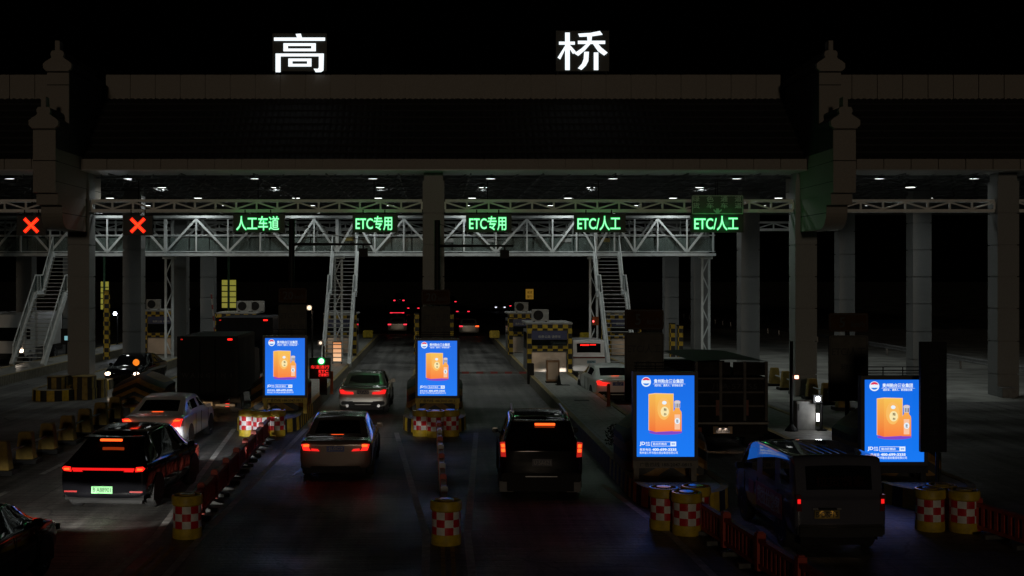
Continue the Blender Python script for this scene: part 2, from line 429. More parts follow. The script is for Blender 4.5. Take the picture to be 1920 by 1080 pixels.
for a, b in segs:
    panels('lower_fascia', a, b, yl, zl0, zl1, 1.14)
    panels('upper_fascia', a, b, yt, zt0, zt1, 1.14)
    so = W(); so.box(a, b, yl+.0, yl+2.5, zl0-.05, zl0-.012); so.build('soffit', M_soff, canopy)
    # tiled slope: rows of half-round tiles
    t = W(); n = int((b-a)/.09); rows = 12
    vs = []; fs = []
    for j in range(rows+1):
        fy = j/rows
        for i in range(n+1):
            x = a+(b-a)*i/n
            vs.append((x, yl+.15+(yt-yl-.1)*fy, zl1-.05+(zt0-zl1+.12)*fy+.05*abs(sin(i*pi/3))))
    for j in range(rows):
        for i in range(n): fs.append((j*(n+1)+i, j*(n+1)+i+1, (j+1)*(n+1)+i+1, (j+1)*(n+1)+i))
    t.add(vs, fs); t.build('tile_roof', M_tile, canopy)
    tl = W()
    for j in range(1, 9):
        fy = j/9; y = yl+.15+(yt-yl-.1)*fy; z = zl1-.05+(zt0-zl1+.12)*fy
        tl.box(a, b, y-.03, y+.03, z+.0, z+.075)
    tl.build('tile_course', M_tile, canopy)
bk = W(); bk.box(XL, XR, yt+.26, 92, zt0-.1, zt0+.1); bk.build('flat_roof', M_tile, canopy)
dk = W(); dk.box(XL, XR, yl+2.5, 92, 9.75, 9.95); dk.build('ceiling_deck', M_deck, canopy)
# ceiling space frame
sp = W()
for k, y in enumerate((53.6, 56.2, 58.8, 61.4, 64.0, 66.6, 69.4, 72.2, 75, 78, 81, 84)):
    sp.bar((XL, y, 9.42), (XR, y, 9.42), .07); sp.bar((XL, y, 9.7), (XR, y, 9.7), .06)
    n = 110 if k < 8 else 60
    for i in range(n):
        x0 = XL+(XR-XL)*i/n; x1 = XL+(XR-XL)*(i+.5)/n; x2 = XL+(XR-XL)*(i+1)/n
        sp.bar((x0, y, 9.42), (x1, y+1.2, 9.7), .04); sp.bar((x1, y+1.2, 9.7), (x2, y, 9.42), .04)
        sp.bar((x0, y, 9.42), (x1, y-1.2, 9.7), .04)
for i in range(40):
    x = XL+(XR-XL)*(i+.5)/40
    sp.bar((x, 52.5, 9.5), (x, 86, 9.5), .06)
    if i % 2: sp.bar((x, 53, 9.36), (x+2.2, 58, 9.46), .03)
sp.build('ceiling_frame', M_frame, canopy)
# gable walls with stepped copings
sF, sB = 48.1, 46.4
def gable(xc, side):
    wl = W(); y1, y2 = D(sF), D(sB); hw = .44
    za, zb = Z(241, sF), Z(134, sB); zlow = Z(361, sF); ye = 54.3
    wl.box(xc-hw, xc+hw, y1, y2, zlow, za); wl.box(xc-hw, xc+hw, y2, ye, zlow, zb)
    o = wl.build('gable_wall', M_gran, canopy)
    se = W()
    for zz in (zlow+1.1, zlow+1.12-0.0):
        pass
    for (y, zz) in ((y1, Z(302, sF)), (y1, Z(241, sF)-.06), (y2, Z(160, sB)), (y2, zb-.05)):
        se.box(xc-hw-.003, xc+hw+.003, y-.004, y+.3, zz, zz+.035)
    for zz in (Z(340, sF), Z(302, sF)): se.box(xc-hw-.003, xc+hw+.003, y1+.02, ye, zz, zz+.02)
    se.build('stone_joint', M_seam, canopy)
    cl = W()  # dark sheets added over the upper wall sides as painted shade
    for sx in (-1, 1):
        x0, x1 = (xc-hw-.02, xc-hw-.003) if sx < 0 else (xc+hw+.003, xc+hw+.02)
        cl.box(x0, x1, y1+.06, y2-.01, zl1+.1, za-.0); cl.box(x0, x1, y2+.06, ye, zl1+.1, zb)
    cl.build('wall_cladding', M_tile, canopy)  # not real cladding: added dark sheets that stand in for shade
    # coping: moulded roof-like cap seen end-on, running back along the wall
    def coping(y0, y1_, zbase):
        half = [(.47, 0), (.47, .05), (.53, .06), (.53, .10), (.57, .11), (.575, .30), (.46, .40), (.28, .51), (.235, .57), (.265, .63), (.265, .73), (.225, .81), (.17, .83)]
        poly = [(xc+x, zbase+z) for x, z in half]+[(xc-x, zbase+z) for x, z in reversed(half)]
        c = W(); c.prism_y(poly, y0-.12, y0+.1); c.build('coping', M_gran, canopy)
        c = W(); c.prism_y(poly, y0+.1, y1_); c.build('coping_shaded', M_tile, canopy)  # dark colour behind the stone front stands in for shade
        f = W(); f.prism_y([(xc-.095, zbase+.83), (xc+.095, zbase+.83), (xc+.09, zbase+1.23), (xc-.09, zbase+1.23)], y0-.1, y0+.35); f.build('finial', M_gran, canopy)
    coping(y1, y2-.01, za); coping(y2, ye, zb)
    # lower body and curved bracket above the pillar
    br = W(); yb0, yb1 = D(47.2), D(43.7)+.05; zt = zlow; zb_ = Z(434, 44.3)
    poly = [(yb1, zt), (y1+.35, zt), (y1+.35, zt-.45), (yb0, zt-.45)]
    ztop = zt-.47
    for i in range(9):
        a = i/8*pi/2; poly.append((yb0+.75*(1-cos(a)) , zb_+.75*(1-sin(a)) if False else zb_+.75-.75*sin(a)))
    poly += [(yb1, zb_)]
    br.prism_x(poly, xc-.42, xc+.42); br.build('bracket', M_gran, canopy)
    bj = W(); bj.box(xc-.424, xc+.424, yb0+.02, yb1, Z(404, 45.5), Z(404, 45.5)+.03); bj.build('stone_joint', M_seam, canopy)
for xc, s_ in zip(XW, (-1, 1)): gable(xc, s_)
# square stone-clad columns, four rows deep
rows = [D(43.7), D(37.2), D(31.5), D(28.0)]
colx = [-24.3, -15.15, -.05, 15.8, 24.4]
for j, y in enumerate(rows):
    for i, x in enumerate(colx):
        if i == 2 and j > 0: continue
        c = W(); hw = .46
        nz_ = 7; z = 0; zs = [0, .95, 2.35, 3.75, 5.1, 6.45, 7.8, 9.2]
        for a, b in zip(zs[:-1], zs[1:]): c.box(x-hw, x+hw, y-hw, y+hw, a+.02, b-.02)
        c.box(x-hw+.06, x+hw-.06, y-hw+.06, y+hw-.06, 0, 9.6)
        c.build('column', M_granD, canopy)
# thin trusses spanning the columns
def thin_truss(x0, x1, y, z0, z1, step, name='truss'):
    m = W()
    for yy in (y-.25, y+.25):
        m.bar((x0, yy, z0+.06), (x1, yy, z0+.06), .1, .13); m.bar((x0, yy, z1-.05), (x1, yy, z1-.05), .1, .1)
    n = round((x1-x0)/step)
    for i in range(n+1):
        x = x0+(x1-x0)*i/n
        m.bar((x, y-.25, z0+.12), (x, y-.25, z1-.1), .075, .075, (0, 1, 0))
        if i < n:
            xn = x0+(x1-x0)*(i+1)/n
            a, b = (z0+.14, z1-.12) if i % 2 else (z1-.12, z0+.14)
            m.bar((x, y-.25, a), (xn, y-.25, b), .065, .065, (0, 1, 0))
            m.bar((x, y-.25, z0+.06), (x, y+.25, z0+.06), .05)
    m.build(name, mat('bright_truss_paint', (.82, .83, .82), .4, noise=3, amt=.12), canopy)
zt_0, zt_1 = Z(399.5, 43.3), Z(376, 43.3)
edges = sorted(colx)
ylv = rows[0]+.0
for a, b in ((-45, -24.8), (-23.8, -15.65), (-14.65, -.55), (.45, 15.3), (16.3, 23.9), (24.9, 42)):
    thin_truss(a, b, ylv+.02, zt_0, zt_1, .9)
for a, b in ((-45, -15.65), (-14.65, 15.3), (16.3, 23.9)):
    thin_truss(a, b, rows[2], zt_0, zt_1, .95); 
thin_truss(-14.65, 15.3, rows[3], zt_0, zt_1, .95)

STROKES = {
 '桥': [[(1258, 62), (1284, 62), (1284, 272), (1258, 272)], [(1223, 113), (1257, 113), (1257, 129), (1223, 129)], [(1285, 113), (1313, 113), (1313, 129), (1285, 129)],
        [(1257, 136), (1257, 158), (1230, 212), (1215, 202)], [(1285, 132), (1319, 170), (1303, 181), (1285, 154)],
        [(1333, 68), (1400, 64), (1456, 53), (1471, 73), (1412, 82), (1340, 85)],
        [(1384, 85), (1411, 83), (1408, 107), (1386, 107)], [(1331, 108), (1486, 108), (1486, 125), (1331, 125)],
        [(1378, 126), (1402, 126), (1372, 160), (1333, 192), (1310, 178), (1350, 152)], [(1418, 126), (1446, 126), (1466, 148), (1500, 175), (1481, 190), (1446, 166)],
        [(1367, 170), (1393, 170), (1390, 222), (1376, 248), (1352, 271), (1331, 262), (1354, 236), (1364, 210)], [(1422, 174), (1447, 174), (1447, 272), (1422, 272)]],
 '高': [[(1662, 68), (1691, 66), (1698, 87), (1670, 87)], [(1538, 88), (1830, 88), (1830, 105), (1538, 105)],
        [(1592, 120), (1777, 120), (1777, 134), (1592, 134)], [(1592, 150), (1777, 150), (1777, 164), (1592, 164)], [(1592, 135), (1617, 135), (1617, 149), (1592, 149)], [(1752, 135), (1777, 135), (1777, 149), (1752, 149)],
        [(1547, 178), (1823, 178), (1823, 193), (1547, 193)], [(1547, 194), (1575, 194), (1575, 282), (1547, 282)], [(1795, 194), (1823, 194), (1821, 272), (1808, 281), (1776, 282), (1765, 263), (1789, 264), (1795, 256)],
        [(1620, 206), (1752, 206), (1752, 220), (1620, 220)], [(1620, 236), (1752, 236), (1752, 250), (1620, 250)], [(1620, 221), (1643, 221), (1643, 235), (1620, 235)], [(1728, 221), (1752, 221), (1752, 235), (1728, 235)]]}
# big white characters standing on the upper fascia
def big_char(body, px0, px1, py0, py1, label):
    s_ = 42.0; xc = X((px0+px1)/2, s_); y = D(s_)
    o = thing('letter_panel', label, 'illuminated sign', (xc, y, zt1), 0, 'glowing place name on the roof')
    wd = (px1-px0)/s_; hp = Z(57 if body != '高' else 62, s_)-zt1
    p = MB(); p.box(-wd/2-.06, wd/2+.06, .06, .16, .12, hp); p.build('screen', M_ledpanel, o)
    fr = MB()
    for x in (-wd/2, wd/2-.08): fr.box(x, x+.06, .16, .3, 0, hp*.9)
    fr.box(-wd/2, wd/2, .16, .22, .3, .36); fr.build('support_frame', M_dark, o)
    st = STROKES[body]; xs = [p[0] for q in st for p in q]; ys = [p[1] for q in st for p in q]
    kx = wd*.985/(max(xs)-min(xs)); kz = (py1-py0)/s_/(max(ys)-min(ys)); zc_ = Z((py0+py1)/2, s_)-zt1
    c = MB()
    for q in st: c.prism_y([((x-(max(xs)+min(xs))/2)*kx, zc_-(y-(max(ys)+min(ys))/2)*kz) for x, y in reversed(q)], .0, .055)
    c.build('character', E_white, o)
    area_light('character_light', o, (0, -.05, hp*.5), (R(-90), 0, 0), 1.2, (.9, .96, 1), 1.8)
big_char('高', 513, 610, 63, 135, 'large white glowing left character of the roof sign, boxy strokes')
big_char('桥', 1045, 1140, 58, 131, 'large white glowing right character of the roof sign, slanting strokes')

# ------------------------------------------------------------------ canopy lamps
def lamp_proto():
    o = thing('canopy_lamp', 'x', 'ceiling light', (0, 0, 0), 0, 'ceiling lights under the toll canopy')
    h = MB(); h.lathe([(.0, .36), (.10, .34), (.12, .22), (.25, .05), (.26, .0)], 20); h.build('housing', M_darkgrey, o, True)
    l = MB(); l.lathe([(.0, -.012), (.14, -.012), (.215, -.006), (.22, .0)], 20); l.build('lens', E_lamp, o, True)
    r = MB(); r.tube((0, 0, .34), (0, 0, .62), .02, 6); r.build('hanger', M_dark, o)
    return o
lp = lamp_proto()
lane_names = {-4: 'far left truck lane', -3: 'lane of the left red cross', -2: 'lane of the right red cross', -1: 'lane of the box truck', 0: 'lane of the silver sedans', 1: 'lane of the black jeep', 2: 'lane of the white van', 3: 'lane of the minibus', 4: 'gap right of the right gable', 5: 'rightmost opening'}
rown = ['front row', 'second row', 'third row', 'fourth row', 'fifth row']
first = True
ldata = [(42.5, 336, [17, 238, 478, 699, 920, 1150, 1382, 1650, 1828], 34),
         (37.4, 352.5, [95, 303, 516, 713, 906, 1108, 1312, 1707], 30),
         (33.5, 372.5, [206, 371, 555, 709, 885, 1065, 1262, 1460, 1741], 26),
         (30.2, 386.5, [97, 276, 423, 584, 732, 880, 1033, 1190, 1430, 1622], 24),
         (27.2, 396, [190, 455, 600, 738, 873, 1011, 1150], 20)]
for j, (s_, py, xs, pw) in enumerate(ldata):
    for i, px in enumerate(xs):
        if px == 1707: s_ = 39.4
        loc = (X(px, s_), D(s_), Z(py, s_)+.03)
        lab = 'round ceiling light, number %s from the left in the %s under the canopy' % (['one', 'two', 'three', 'four', 'five', 'six', 'seven', 'eight', 'nine', 'ten'][i], rown[j])
        if first: o = lp; o.location = loc; o['label'] = lab; first = False
        else: o = dup(lp, lab, loc)
        k = (1.0 if 250 < px < 1600 else .8)*(1, 1.0, 1.25, 1.4, 1.4)[j]
        area_light('lamp_light', o, (0, 0, -.04), (0, 0, 0), pw*.56*k, (.93, 1, .97), .4, spread=R(150))

# ------------------------------------------------------------------ footbridge with staircases
S_B = 32.9; yb = D(S_B)
bridge = thing('footbridge', 'white steel truss footbridge with glass sides and three staircases crossing the lanes', 'footbridge', (0, yb, 0))
class WB(MB):
    def build(s, name, m, parent=None, **k):
        if parent is bridge: s.v = [(x, y-yb, z) for x, y, z in s.v]
        return MB.build(s, name, m, parent, **k)
zb0, zb1 = Z(480, S_B), Z(404, S_B)
nodes = [(-330, 0), (-275, 1), (-225, 0), (-170, 1), (-120, 0), (-68, 1), (-12, 0), (39, 1), (94, 0), (148, 1), (201, 0), (256, 1), (310.5, 0), (368, 1), (427.5, 0), (488, 1), (548, 0), (589, 1), (632, 0), (667, 1), (702.5, 0), (757, 1), (815, 0), (870, 1), (930, 0), (988, 1), (1036, 0), (1081, 1), (1117, 0), (1152, 1), (1190, 0), (1233, 1), (1288, 0), (1337, 1)]
xe0, xe1 = X(-330, S_B), X(1342, S_B); BD = 1.9
for k, y in enumerate((yb, yb+BD)):
    m = WB(); zl, zh = zb0+.1, zb1-.1
    m.bar((xe0, y, zb0+.08), (xe1, y, zb0+.08), .16, .16); m.bar((xe0, y, zb1-.08), (xe1, y, zb1-.08), .16, .14)
    for (px, t), (qx, u) in zip(nodes[:-1], nodes[1:]):
        a = (X(px, S_B), y, zh-.1 if t else zl+.11); b = (X(qx, S_B), y, zh-.1 if u else zl+.11)
        m.bar(a, b, .11, .10, (0, 1, 0))
    for px, t in nodes:
        wv = .2 if px in (310.5, 632, 1117) else .105
        m.bar((X(px, S_B), y, zl+.11), (X(px, S_B), y, zh-.1), wv*.8, wv, (0, 1, 0))
    m.build('truss', M_white if k == 0 else M_whited, bridge)
m = WB(); m.box(xe0, xe1, yb+.1, yb+BD-.1, zb0+.02, zb0+.14); m.build('deck', M_whited, bridge)
m = WB(); n = 26
for i in range(n):
    x = xe0+(xe1-xe0)*i/n; m.bar((x, yb, zb1-.1), (x, yb+BD, zb1-.1), .07)
m.build('top_brace', M_whited, bridge)
hr = WB()
for y in (yb+.13, yb+BD-.13):
    hr.tube((xe0, y, Z(441, S_B)), (xe1, y, Z(441, S_B)), .03, 8)
    hr.box(xe0, xe1, y-.015, y+.015, zb0+.24, zb0+.28)
hr.build('handrail', M_white, bridge)
n = 44
for y in (yb+.13, yb+BD-.13):
    pn = WB()
    for i in range(n):
        a = xe0+(xe1-xe0)*i/n+.04; b = xe0+(xe1-xe0)*(i+1)/n-.04
        pn.box(a, b, y-.006, y+.006, zb0+.3, Z(446, S_B))
    pn.build('glass_side', M_pane, bridge)
for px in (310.5, 632, 1117, 1330):
    m = WB(); x = X(px, S_B); y = yb+.95
    for dx in (-.2, .2): m.bar((x+dx, y, IH-.02), (x+dx, y, zb0-.16), .12, .12)
    for k in range(6):
        z0 = .5+k*.95; m.bar((x-.2 if k % 2 else x+.2, y, z0), (x+.2 if k % 2 else x-.2, y, z0+.95), .06)
    m.box(x-.34, x+.34, y-.3, y+.3, zb0-.16, zb0-.0)
    m.build('support_post', M_white, bridge)
for (px, py, wq) in ((646, 444.5, 17), (912, 447, 14), (1055, 447, 18), (1128, 446.5, 16), (834, 447, 16)):
    m = WB(); x = X(px+8, S_B); m.box(x-wq/2/S_B, x+wq/2/S_B, yb+.09, yb+.115, Z(py+7, S_B), Z(py, S_B))
    m.build('notice', mat('yellow_notice', (.30, .24, .06), .5) if px in (646, 1128) else mat('white_notice', (.35, .37, .36), .5), bridge)
def stair(xb, xt, hw=.70):
    """dog-straight stair from the island up to the bridge with one landing"""
    y0, y1 = D(35.6), yb-.08; z0, z1 = IH, zb0+.14
    zm = z0+(z1-z0)*.62; ya = y0+(y1-y0)*.55; yb_ = ya+.95
    def px_(y): return xb+(xt-xb)*(y-y0)/(y1-y0)
    st = WB()
    for sx in (-1, 1):
        for (p, q) in (((y0, z0), (ya, zm)), ((ya, zm), (yb_, zm)), ((yb_, zm), (y1, z1))):
            st.bar((px_(p[0])+sx*hw, p[0], p[1]+.02), (px_(q[0])+sx*hw, q[0], q[1]+.02), .19, .34)
    o = st.build('stair', M_white, bridge)
    tr = MB(); N1, N2 = 17, 11
    def step(y, z):
        x = px_(y); tr.box(x-hw+.05, x+hw-.05, y-.13, y+.13, z-.035, z+.0)
    for i in range(1, N1): f = i/N1; step(y0+(ya-y0)*f, z0+(zm-z0)*f)
    for i in range(1, N2): f = i/N2; step(yb_+(y1-yb_)*f, zm+(z1-zm)*f)
    tr.box(px_(ya)-hw+.05, px_(ya)+hw-.05, ya, yb_, zm-.05, zm)
    tr.v = [(x, y-yb, z) for x, y, z in tr.v]; tr.build('tread', M_whited, o)
    rl = MB(); gl = MB(); H = 1.0
    for sx in (-1, 1):
        pts = [(y0+.1, z0+H+.05), (ya, zm+H+.05), (yb_, zm+H+.05), (y1, z1+H)]
        for p, q in zip(pts[:-1], pts[1:]):
            rl.tube((px_(p[0])+sx*hw, p[0], p[1]), (px_(q[0])+sx*hw, q[0], q[1]), .035, 8)
            a = (px_(p[0])+sx*hw, p[0]); b = (px_(q[0])+sx*hw, q[0])
            gl.add([(*a, p[1]-.85), (*b, q[1]-.85), (*b, q[1]-.08), (*a, p[1]-.08)], [(0, 1, 2, 3)])
            k = 3
            for i in range(k+1):
                f = i/k; y = p[0]+(q[0]-p[0])*f; z = p[1]+(q[1]-p[1])*f
                rl.bar((px_(y)+sx*hw, y, z-1.0), (px_(y)+sx*hw, y, z), .04)
    for b in (rl, gl): b.v = [(x, y-yb, z) for x, y, z in b.v]
    rl.build('stair_railing', M_white, o); gl.build('stair_glass', M_pane, o)
stair(-5.2, -5.12); stair(9.85, 9.8); stair(-21.45, -20.9, .82)

# ------------------------------------------------------------------ hanging LED lane signs
S_S = 44.0
def hang(o, x0, x1, ztop):
    m = MB()
    for x in (x0, x1): m.bar((x, .1, ztop), (x, .1, zt_0-.0+.1), .05)
    m.tube(((x0+x1)/2, .15, ztop), ((x0+x1)/2, .15, 9.2), .02, 6); m.build('hanger', M_dark, o)
def led_sign(body, px0, px1, label, power=2.2):
    xc = X((px0+px1)/2, S_S); wd = (px1-px0)/S_S; z = Z(418.5, S_S); h = .66
    o = thing('lane_sign', label, 'LED sign', (xc, D(S_S), 0), 0, 'LED lane signs hanging under the canopy')
    p = MB(); p.box(-wd/2-.14, wd/2+.24, .03, .22, z-h/2-.06, z+h/2+.06); p.build('housing', M_ledpanel, o)
    text('lettering_glow', body, wd+.03, h*.93+.03, E_ghalo, o, (0, .018, z), depth=.016, bold=.036)  # glow around the letters, painted as a wider emissive layer
    text('lettering', body, wd, h*.9, E_gcore, o, (0, .0, z), depth=.012, bold=.002)
    hang(o, -wd*.3, wd*.3, z+h/2+.05)
    for dx in (-wd*.27, wd*.27): point_light('sign_light', o, (dx, -.34, z), power, (.04, 1, .2), .12)
    return o
led_sign('人工车道', 443, 523, 'green LED sign with four Chinese characters above the box truck lane')
led_sign('ETC专用', 667, 735, 'green LED sign reading ETC with two characters, left of the central pillar')
led_sign('ETC专用', 880, 949, 'green LED sign reading ETC with two characters, right of the central pillar')
led_sign('ETC/人工', 1083, 1163, 'green LED sign reading ETC slash two characters, above the right hand staircase')
led_sign('ETC/人工', 1302, 1384, 'green LED sign reading ETC slash two characters, under the green lane board', 6)
def cross_sign(px, label):
    z = Z(422.5, S_S); o = thing('cross_signal', label, 'LED sign', (X(px, S_S), D(S_S), 0), 0, 'red cross signals over the closed lanes')
    p = MB(); p.box(-.62, .62, .04, .22, z-.42, z+.42); p.build('housing', M_ledpanel, o)
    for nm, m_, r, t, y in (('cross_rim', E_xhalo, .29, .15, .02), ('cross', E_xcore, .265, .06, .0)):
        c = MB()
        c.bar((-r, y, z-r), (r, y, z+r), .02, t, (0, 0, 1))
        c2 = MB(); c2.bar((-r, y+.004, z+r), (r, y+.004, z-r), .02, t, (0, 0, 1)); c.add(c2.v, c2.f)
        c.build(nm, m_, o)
    hang(o, -.3, .3, z+.4)
    area_light('signal_light', o, (0, -.06, z), (R(-90), 0, 0), .9, (1, .04, .02), .5)
cross_sign(58, 'glowing red cross signal hanging left of the big gable pillar')
cross_sign(258, 'glowing red cross signal hanging in front of a stone pillar')
# green static board above the last sign
o = thing('lane_board', 'dark green board with eight white characters and a down arrow', 'road sign', (X(1345, S_S), D(S_S)-.05, 0))
zc = Z(384, S_S); bw, bh = 97/S_S, 36/S_S
p = MB(); p.box(-bw/2, bw/2, 0, .08, zc-bh/2, zc+bh/2); p.build('board', M_green, o)
fr = MB(); hw, hh = bw/2-.03, bh/2-.03
for a, b in (((-hw, hh), (hw, hh)), ((hw, hh), (hw, -hh)), ((hw, -hh), (-hw, -hh)), ((-hw, -hh), (-hw, hh))):
    fr.bar((a[0], -.004, zc+a[1]), (b[0], -.004, zc+b[1]), .03, .006, (0, 1, 0))
fr.build('border', M_gtext, o)
for i, ch in enumerate('绿色通道'): text('lettering', ch, .3, .24, M_gtext, o, (-.92+i*.60, -.005, zc+.25), depth=.008, bold=.012)
for i, ch in enumerate('货车车道'): text('lettering', ch, .3, .24, M_gtext, o, (-.92+i*.60, -.005, zc-.03), depth=.008, bold=.012)
ar = MB(); ar.prism_y([(0, zc-.40), (.17, zc-.26), (.17, zc-.18), (.06, zc-.26), (.06, zc-.16), (-.06, zc-.16), (-.06, zc-.26), (-.17, zc-.18), (-.17, zc-.26)], -.01, 0); ar.build('arrow', M_gtext, o)
m = MB(); m.tube((0, .05, zc+bh/2), (0, .05, 9.2), .02, 6); m.build('hanger', M_dark, o)

# ------------------------------------------------------------------ advertising light boxes
def grad_emit(name, c0, c1, z0, z1, st=1.0):
    if name in MATS: return MATS[name]
    m = bpy.data.materials.new(name); m.use_nodes = True; t = m.node_tree; b = t.nodes['Principled BSDF']
    tc = nd(t, 'ShaderNodeTexCoord'); z = sep(t, tc.outputs['Object'])[2]
    mr = nd(t, 'ShaderNodeMapRange'); mr.inputs[1].default_value = z0; mr.inputs[2].default_value = z1; t.links.new(z, mr.inputs[0])
    mx = nd(t, 'ShaderNodeMix', data_type='RGBA'); t.links.new(mr.outputs[0], mx.inputs[0]); mx.inputs[6].default_value = (*c0, 1); mx.inputs[7].default_value = (*c1, 1)
    b.inputs['Base Color'].default_value = (.02, .02, .02, 1); b.inputs['Roughness'].default_value = .3
    t.links.new(mx.outputs[2], b.inputs['Emission Color']); b.inputs['Emission Strength'].default_value = st
    MATS[name] = m; return m
E_blue = grad_emit('poster_blue', (.008, .19, .90), (.006, .145, .78), 0, 2)
E_pw = emit('poster_white', (.80, .9, 1), 1.0)
E_pcream = emit('poster_cream', (.95, .80, .42), 1.0)
E_por = grad_emit('poster_orange', (.95, .22, .05), (.93, .52, .09), .62, 1.5)
E_por2 = grad_emit('poster_orange_side', (.88, .17, .04), (.9, .46, .08), .62, 1.5)
E_pred = emit('poster_red', (.75, .03, .10), 1.0)
E_pink = emit('poster_ink', (.06, .03, .01), .6)
E_pglow = emit('poster_purple_shadow', (.22, .06, .55), 1.0)
E_pshade = emit('poster_mid_blue', (.02, .2, .75), 1.0)
def lightbox(px0, px1, pyt, pyb, s_, label, legc, basez, sign188=True):
    wd = (px1-px0)/s_; h = (pyb-pyt)/s_; xc = X((px0+px1)/2, s_); z0 = Z(pyb, s_)
    o = thing('light_box', label, 'advertising display', (xc, D(s_), 0), 0, 'backlit blue advertising displays')
    fr = MB(); b = .085
    fr.box(-wd/2-b, -wd/2, 0, .22, z0-b, z0+h+b); fr.box(wd/2, wd/2+b, 0, .22, z0-b, z0+h+b)
    fr.box(-wd/2, wd/2, 0, .22, z0+h, z0+h+b); fr.box(-wd/2, wd/2, 0, .22, z0-b-.0, z0)
    fr.box(-wd/2, wd/2, .08, .22, z0, z0+h); fr.build('frame', mat('display_frame', (.05, .05, .055), .45), o)
    rl = MB()
    for zz in (.06, .12, .2): rl.tube((-wd/2-.05, .1, z0+h+b+zz), (wd/2+.05, .1, z0+h+b+zz), .012, 6)
    for xx in (-wd/2, -wd/6, wd/6, wd/2): rl.tube((xx, .1, z0+h+b), (xx, .1, z0+h+b+.2), .012, 6)
    rl.build('top_rail', M_dark, o)
    for sx in (-1, 1):
        lg = MB(); lg.box(sx*(wd/2+.0)-.06, sx*(wd/2+.0)+.06, .05, .17, basez, z0-b); lg.build('leg', legc, o)
    st = MB(); st.box(-wd/2-b, wd/2+b, -.01, .16, z0-b-.17, z0-b-.004); st.build('contact_strip', legc, o)
    text('strip_lettering', '广告热线 188-2047-0813', wd*.9, .10, M_ink, o, (0, -.014, z0-b-.09), depth=.006, bold=.01)
    # poster: origin bottom left, u to the right and v upwards in poster units of width 1.4 x 1.98
    pr = bpy.data.objects.new('poster', None)
    pn = MB(); pn.box(-.71, .71, .0, .06, 0, 2.0); pr = pn.build('poster', E_blue, o, loc=(0, .015, z0)); pr.scale = (wd/1.42, 1, h/2.0)
    def u(a): return (a-.5)*1.42
    def v_(a): return (1-a)*2.0
    def disc(cx, cz, rx, rz, m_, nm, y, a0=0, a1=2*pi, n=28):
        q = MB(); q.prism_y([(cx+rx*cos(a0+(a1-a0)*i/n), cz+rz*sin(a0+(a1-a0)*i/n)) for i in range(n+1 if a1-a0 < 6.2 else n)], y-.003, y); q.build(nm, m_, pr)
    cx, cz = u(.164), v_(.08); r = .118
    disc(cx, cz, r, r, E_pw, 'emblem', -.002)
    disc(cx, cz+.012, r*.84, r*.78, E_pred, 'emblem_crown', -.006, R(18), R(162))
    disc(cx, cz-.01, r*.72, r*.62, E_pshade, 'emblem_base', -.006, R(200), R(340))
    disc(cx, cz+.005, r*.42, r*.36, E_pw, 'emblem_heart', -.010)
    text('poster_lettering', '贵州贻台酒业集团', 1.42*.51, .105, E_pw, pr, (u(.555), -.003, v_(.071)), depth=.004, bold=.02)
    q = MB(); q.box(u(.28), u(.845), -.004, 0, v_(.107), v_(.104)); q.build('poster_rule', E_pw, pr)
    text('poster_lettering', '成好友、遇贵人、就用贻台酒', 1.42*.49, .055, E_pw, pr, (u(.555), -.003, v_(.123)), depth=.004, bold=.01)
    # carton
    xa, xm, xb = u(.214), u(.325), u(.632); zt_, zb_ = v_(.228), v_(.69)
    q = MB(); q.prism_y([(xa-.012, zb_-.02+.05), (xa-.012, zt_-.002), (xm, zt_+.02), (xb+.012, zt_+.008), (xb+.012, zb_)], -.003, 0); q.build('carton_edge', emit('poster_pale', (.95, .62, .30), 1), pr)
    disc((xa+u(.79))/2, zb_-.015, .41, .065, E_pglow, 'carton_shadow', -.001)
    q = MB(); q.prism_y([(xa, zb_+.035), (xa, zt_-.02), (xm, zt_), (xm, zb_-.012)], -.007, -.004); q.build('carton_side', E_por2, pr)
    q = MB(); q.prism_y([(xm, zb_-.012), (xm, zt_), (xb, zt_-.01), (xb, zb_+.012)], -.008, -.004); q.build('carton_front', E_por, pr)
    xc2 = (xm+xb)/2-.01
    disc(xc2, v_(.41), .16, .27, emit('poster_amber', (.95, .5, .12), 1), 'carton_oval', -.010)
    disc(xc2+.01, v_(.335), .055, .045, E_pw, 'carton_seal', -.013)
    disc(xc2+.02, v_(.445), .10, .125, E_pcream, 'carton_roundel', -.013)
    text('poster_lettering', '贻', .07, .075, E_pink, pr, (xc2+.03, -.015, v_(.42)), depth=.003, bold=.02)
    text('poster_lettering', '台', .07, .06, E_pink, pr, (xc2+.03, -.015, v_(.475)), depth=.003, bold=.02)
    # bottle
    xl, xr = u(.628), u(.78); xm2 = (xl+xr)/2
    prof = [(0, .69), (1, .688), (1, .47), (.93, .445), (.62, .425), (.5, .40), (.5, .345), (.68, .338), (.68, .318), (.3, .308), (0, .306)]
    hw = (xr-xl)/2; poly = [(xm2+hw*a, v_(b)) for a, b in prof[1:-1]]+[(xm2-hw*a, v_(b)) for a, b in reversed(prof[1:-1])]
    q = MB(); q.prism_y(poly, -.009, -.005); q.build('bottle', E_por, pr)
    q = MB(); q.prism_y([(xm2-hw*.62, v_(.40)), (xm2+hw*.62, v_(.40)), (xm2+hw*.62, v_(.345)), (xm2+hw*.72, v_(.33)), (xm2+hw*.4, v_(.31)), (xm2-hw*.4, v_(.31)), (xm2-hw*.72, v_(.33)), (xm2-hw*.62, v_(.345))], -.012, -.009); q.build('bottle_cap', emit('poster_silver', (.8, .75, .8), .8), pr)
    for a in (-.3, .08, .42):
        q = MB(); q.box(xm2+hw*a-.008, xm2+hw*a+.008, -.0135, -.0125, v_(.395), v_(.345)); q.build('bottle_cap_shade', E_pink, pr)
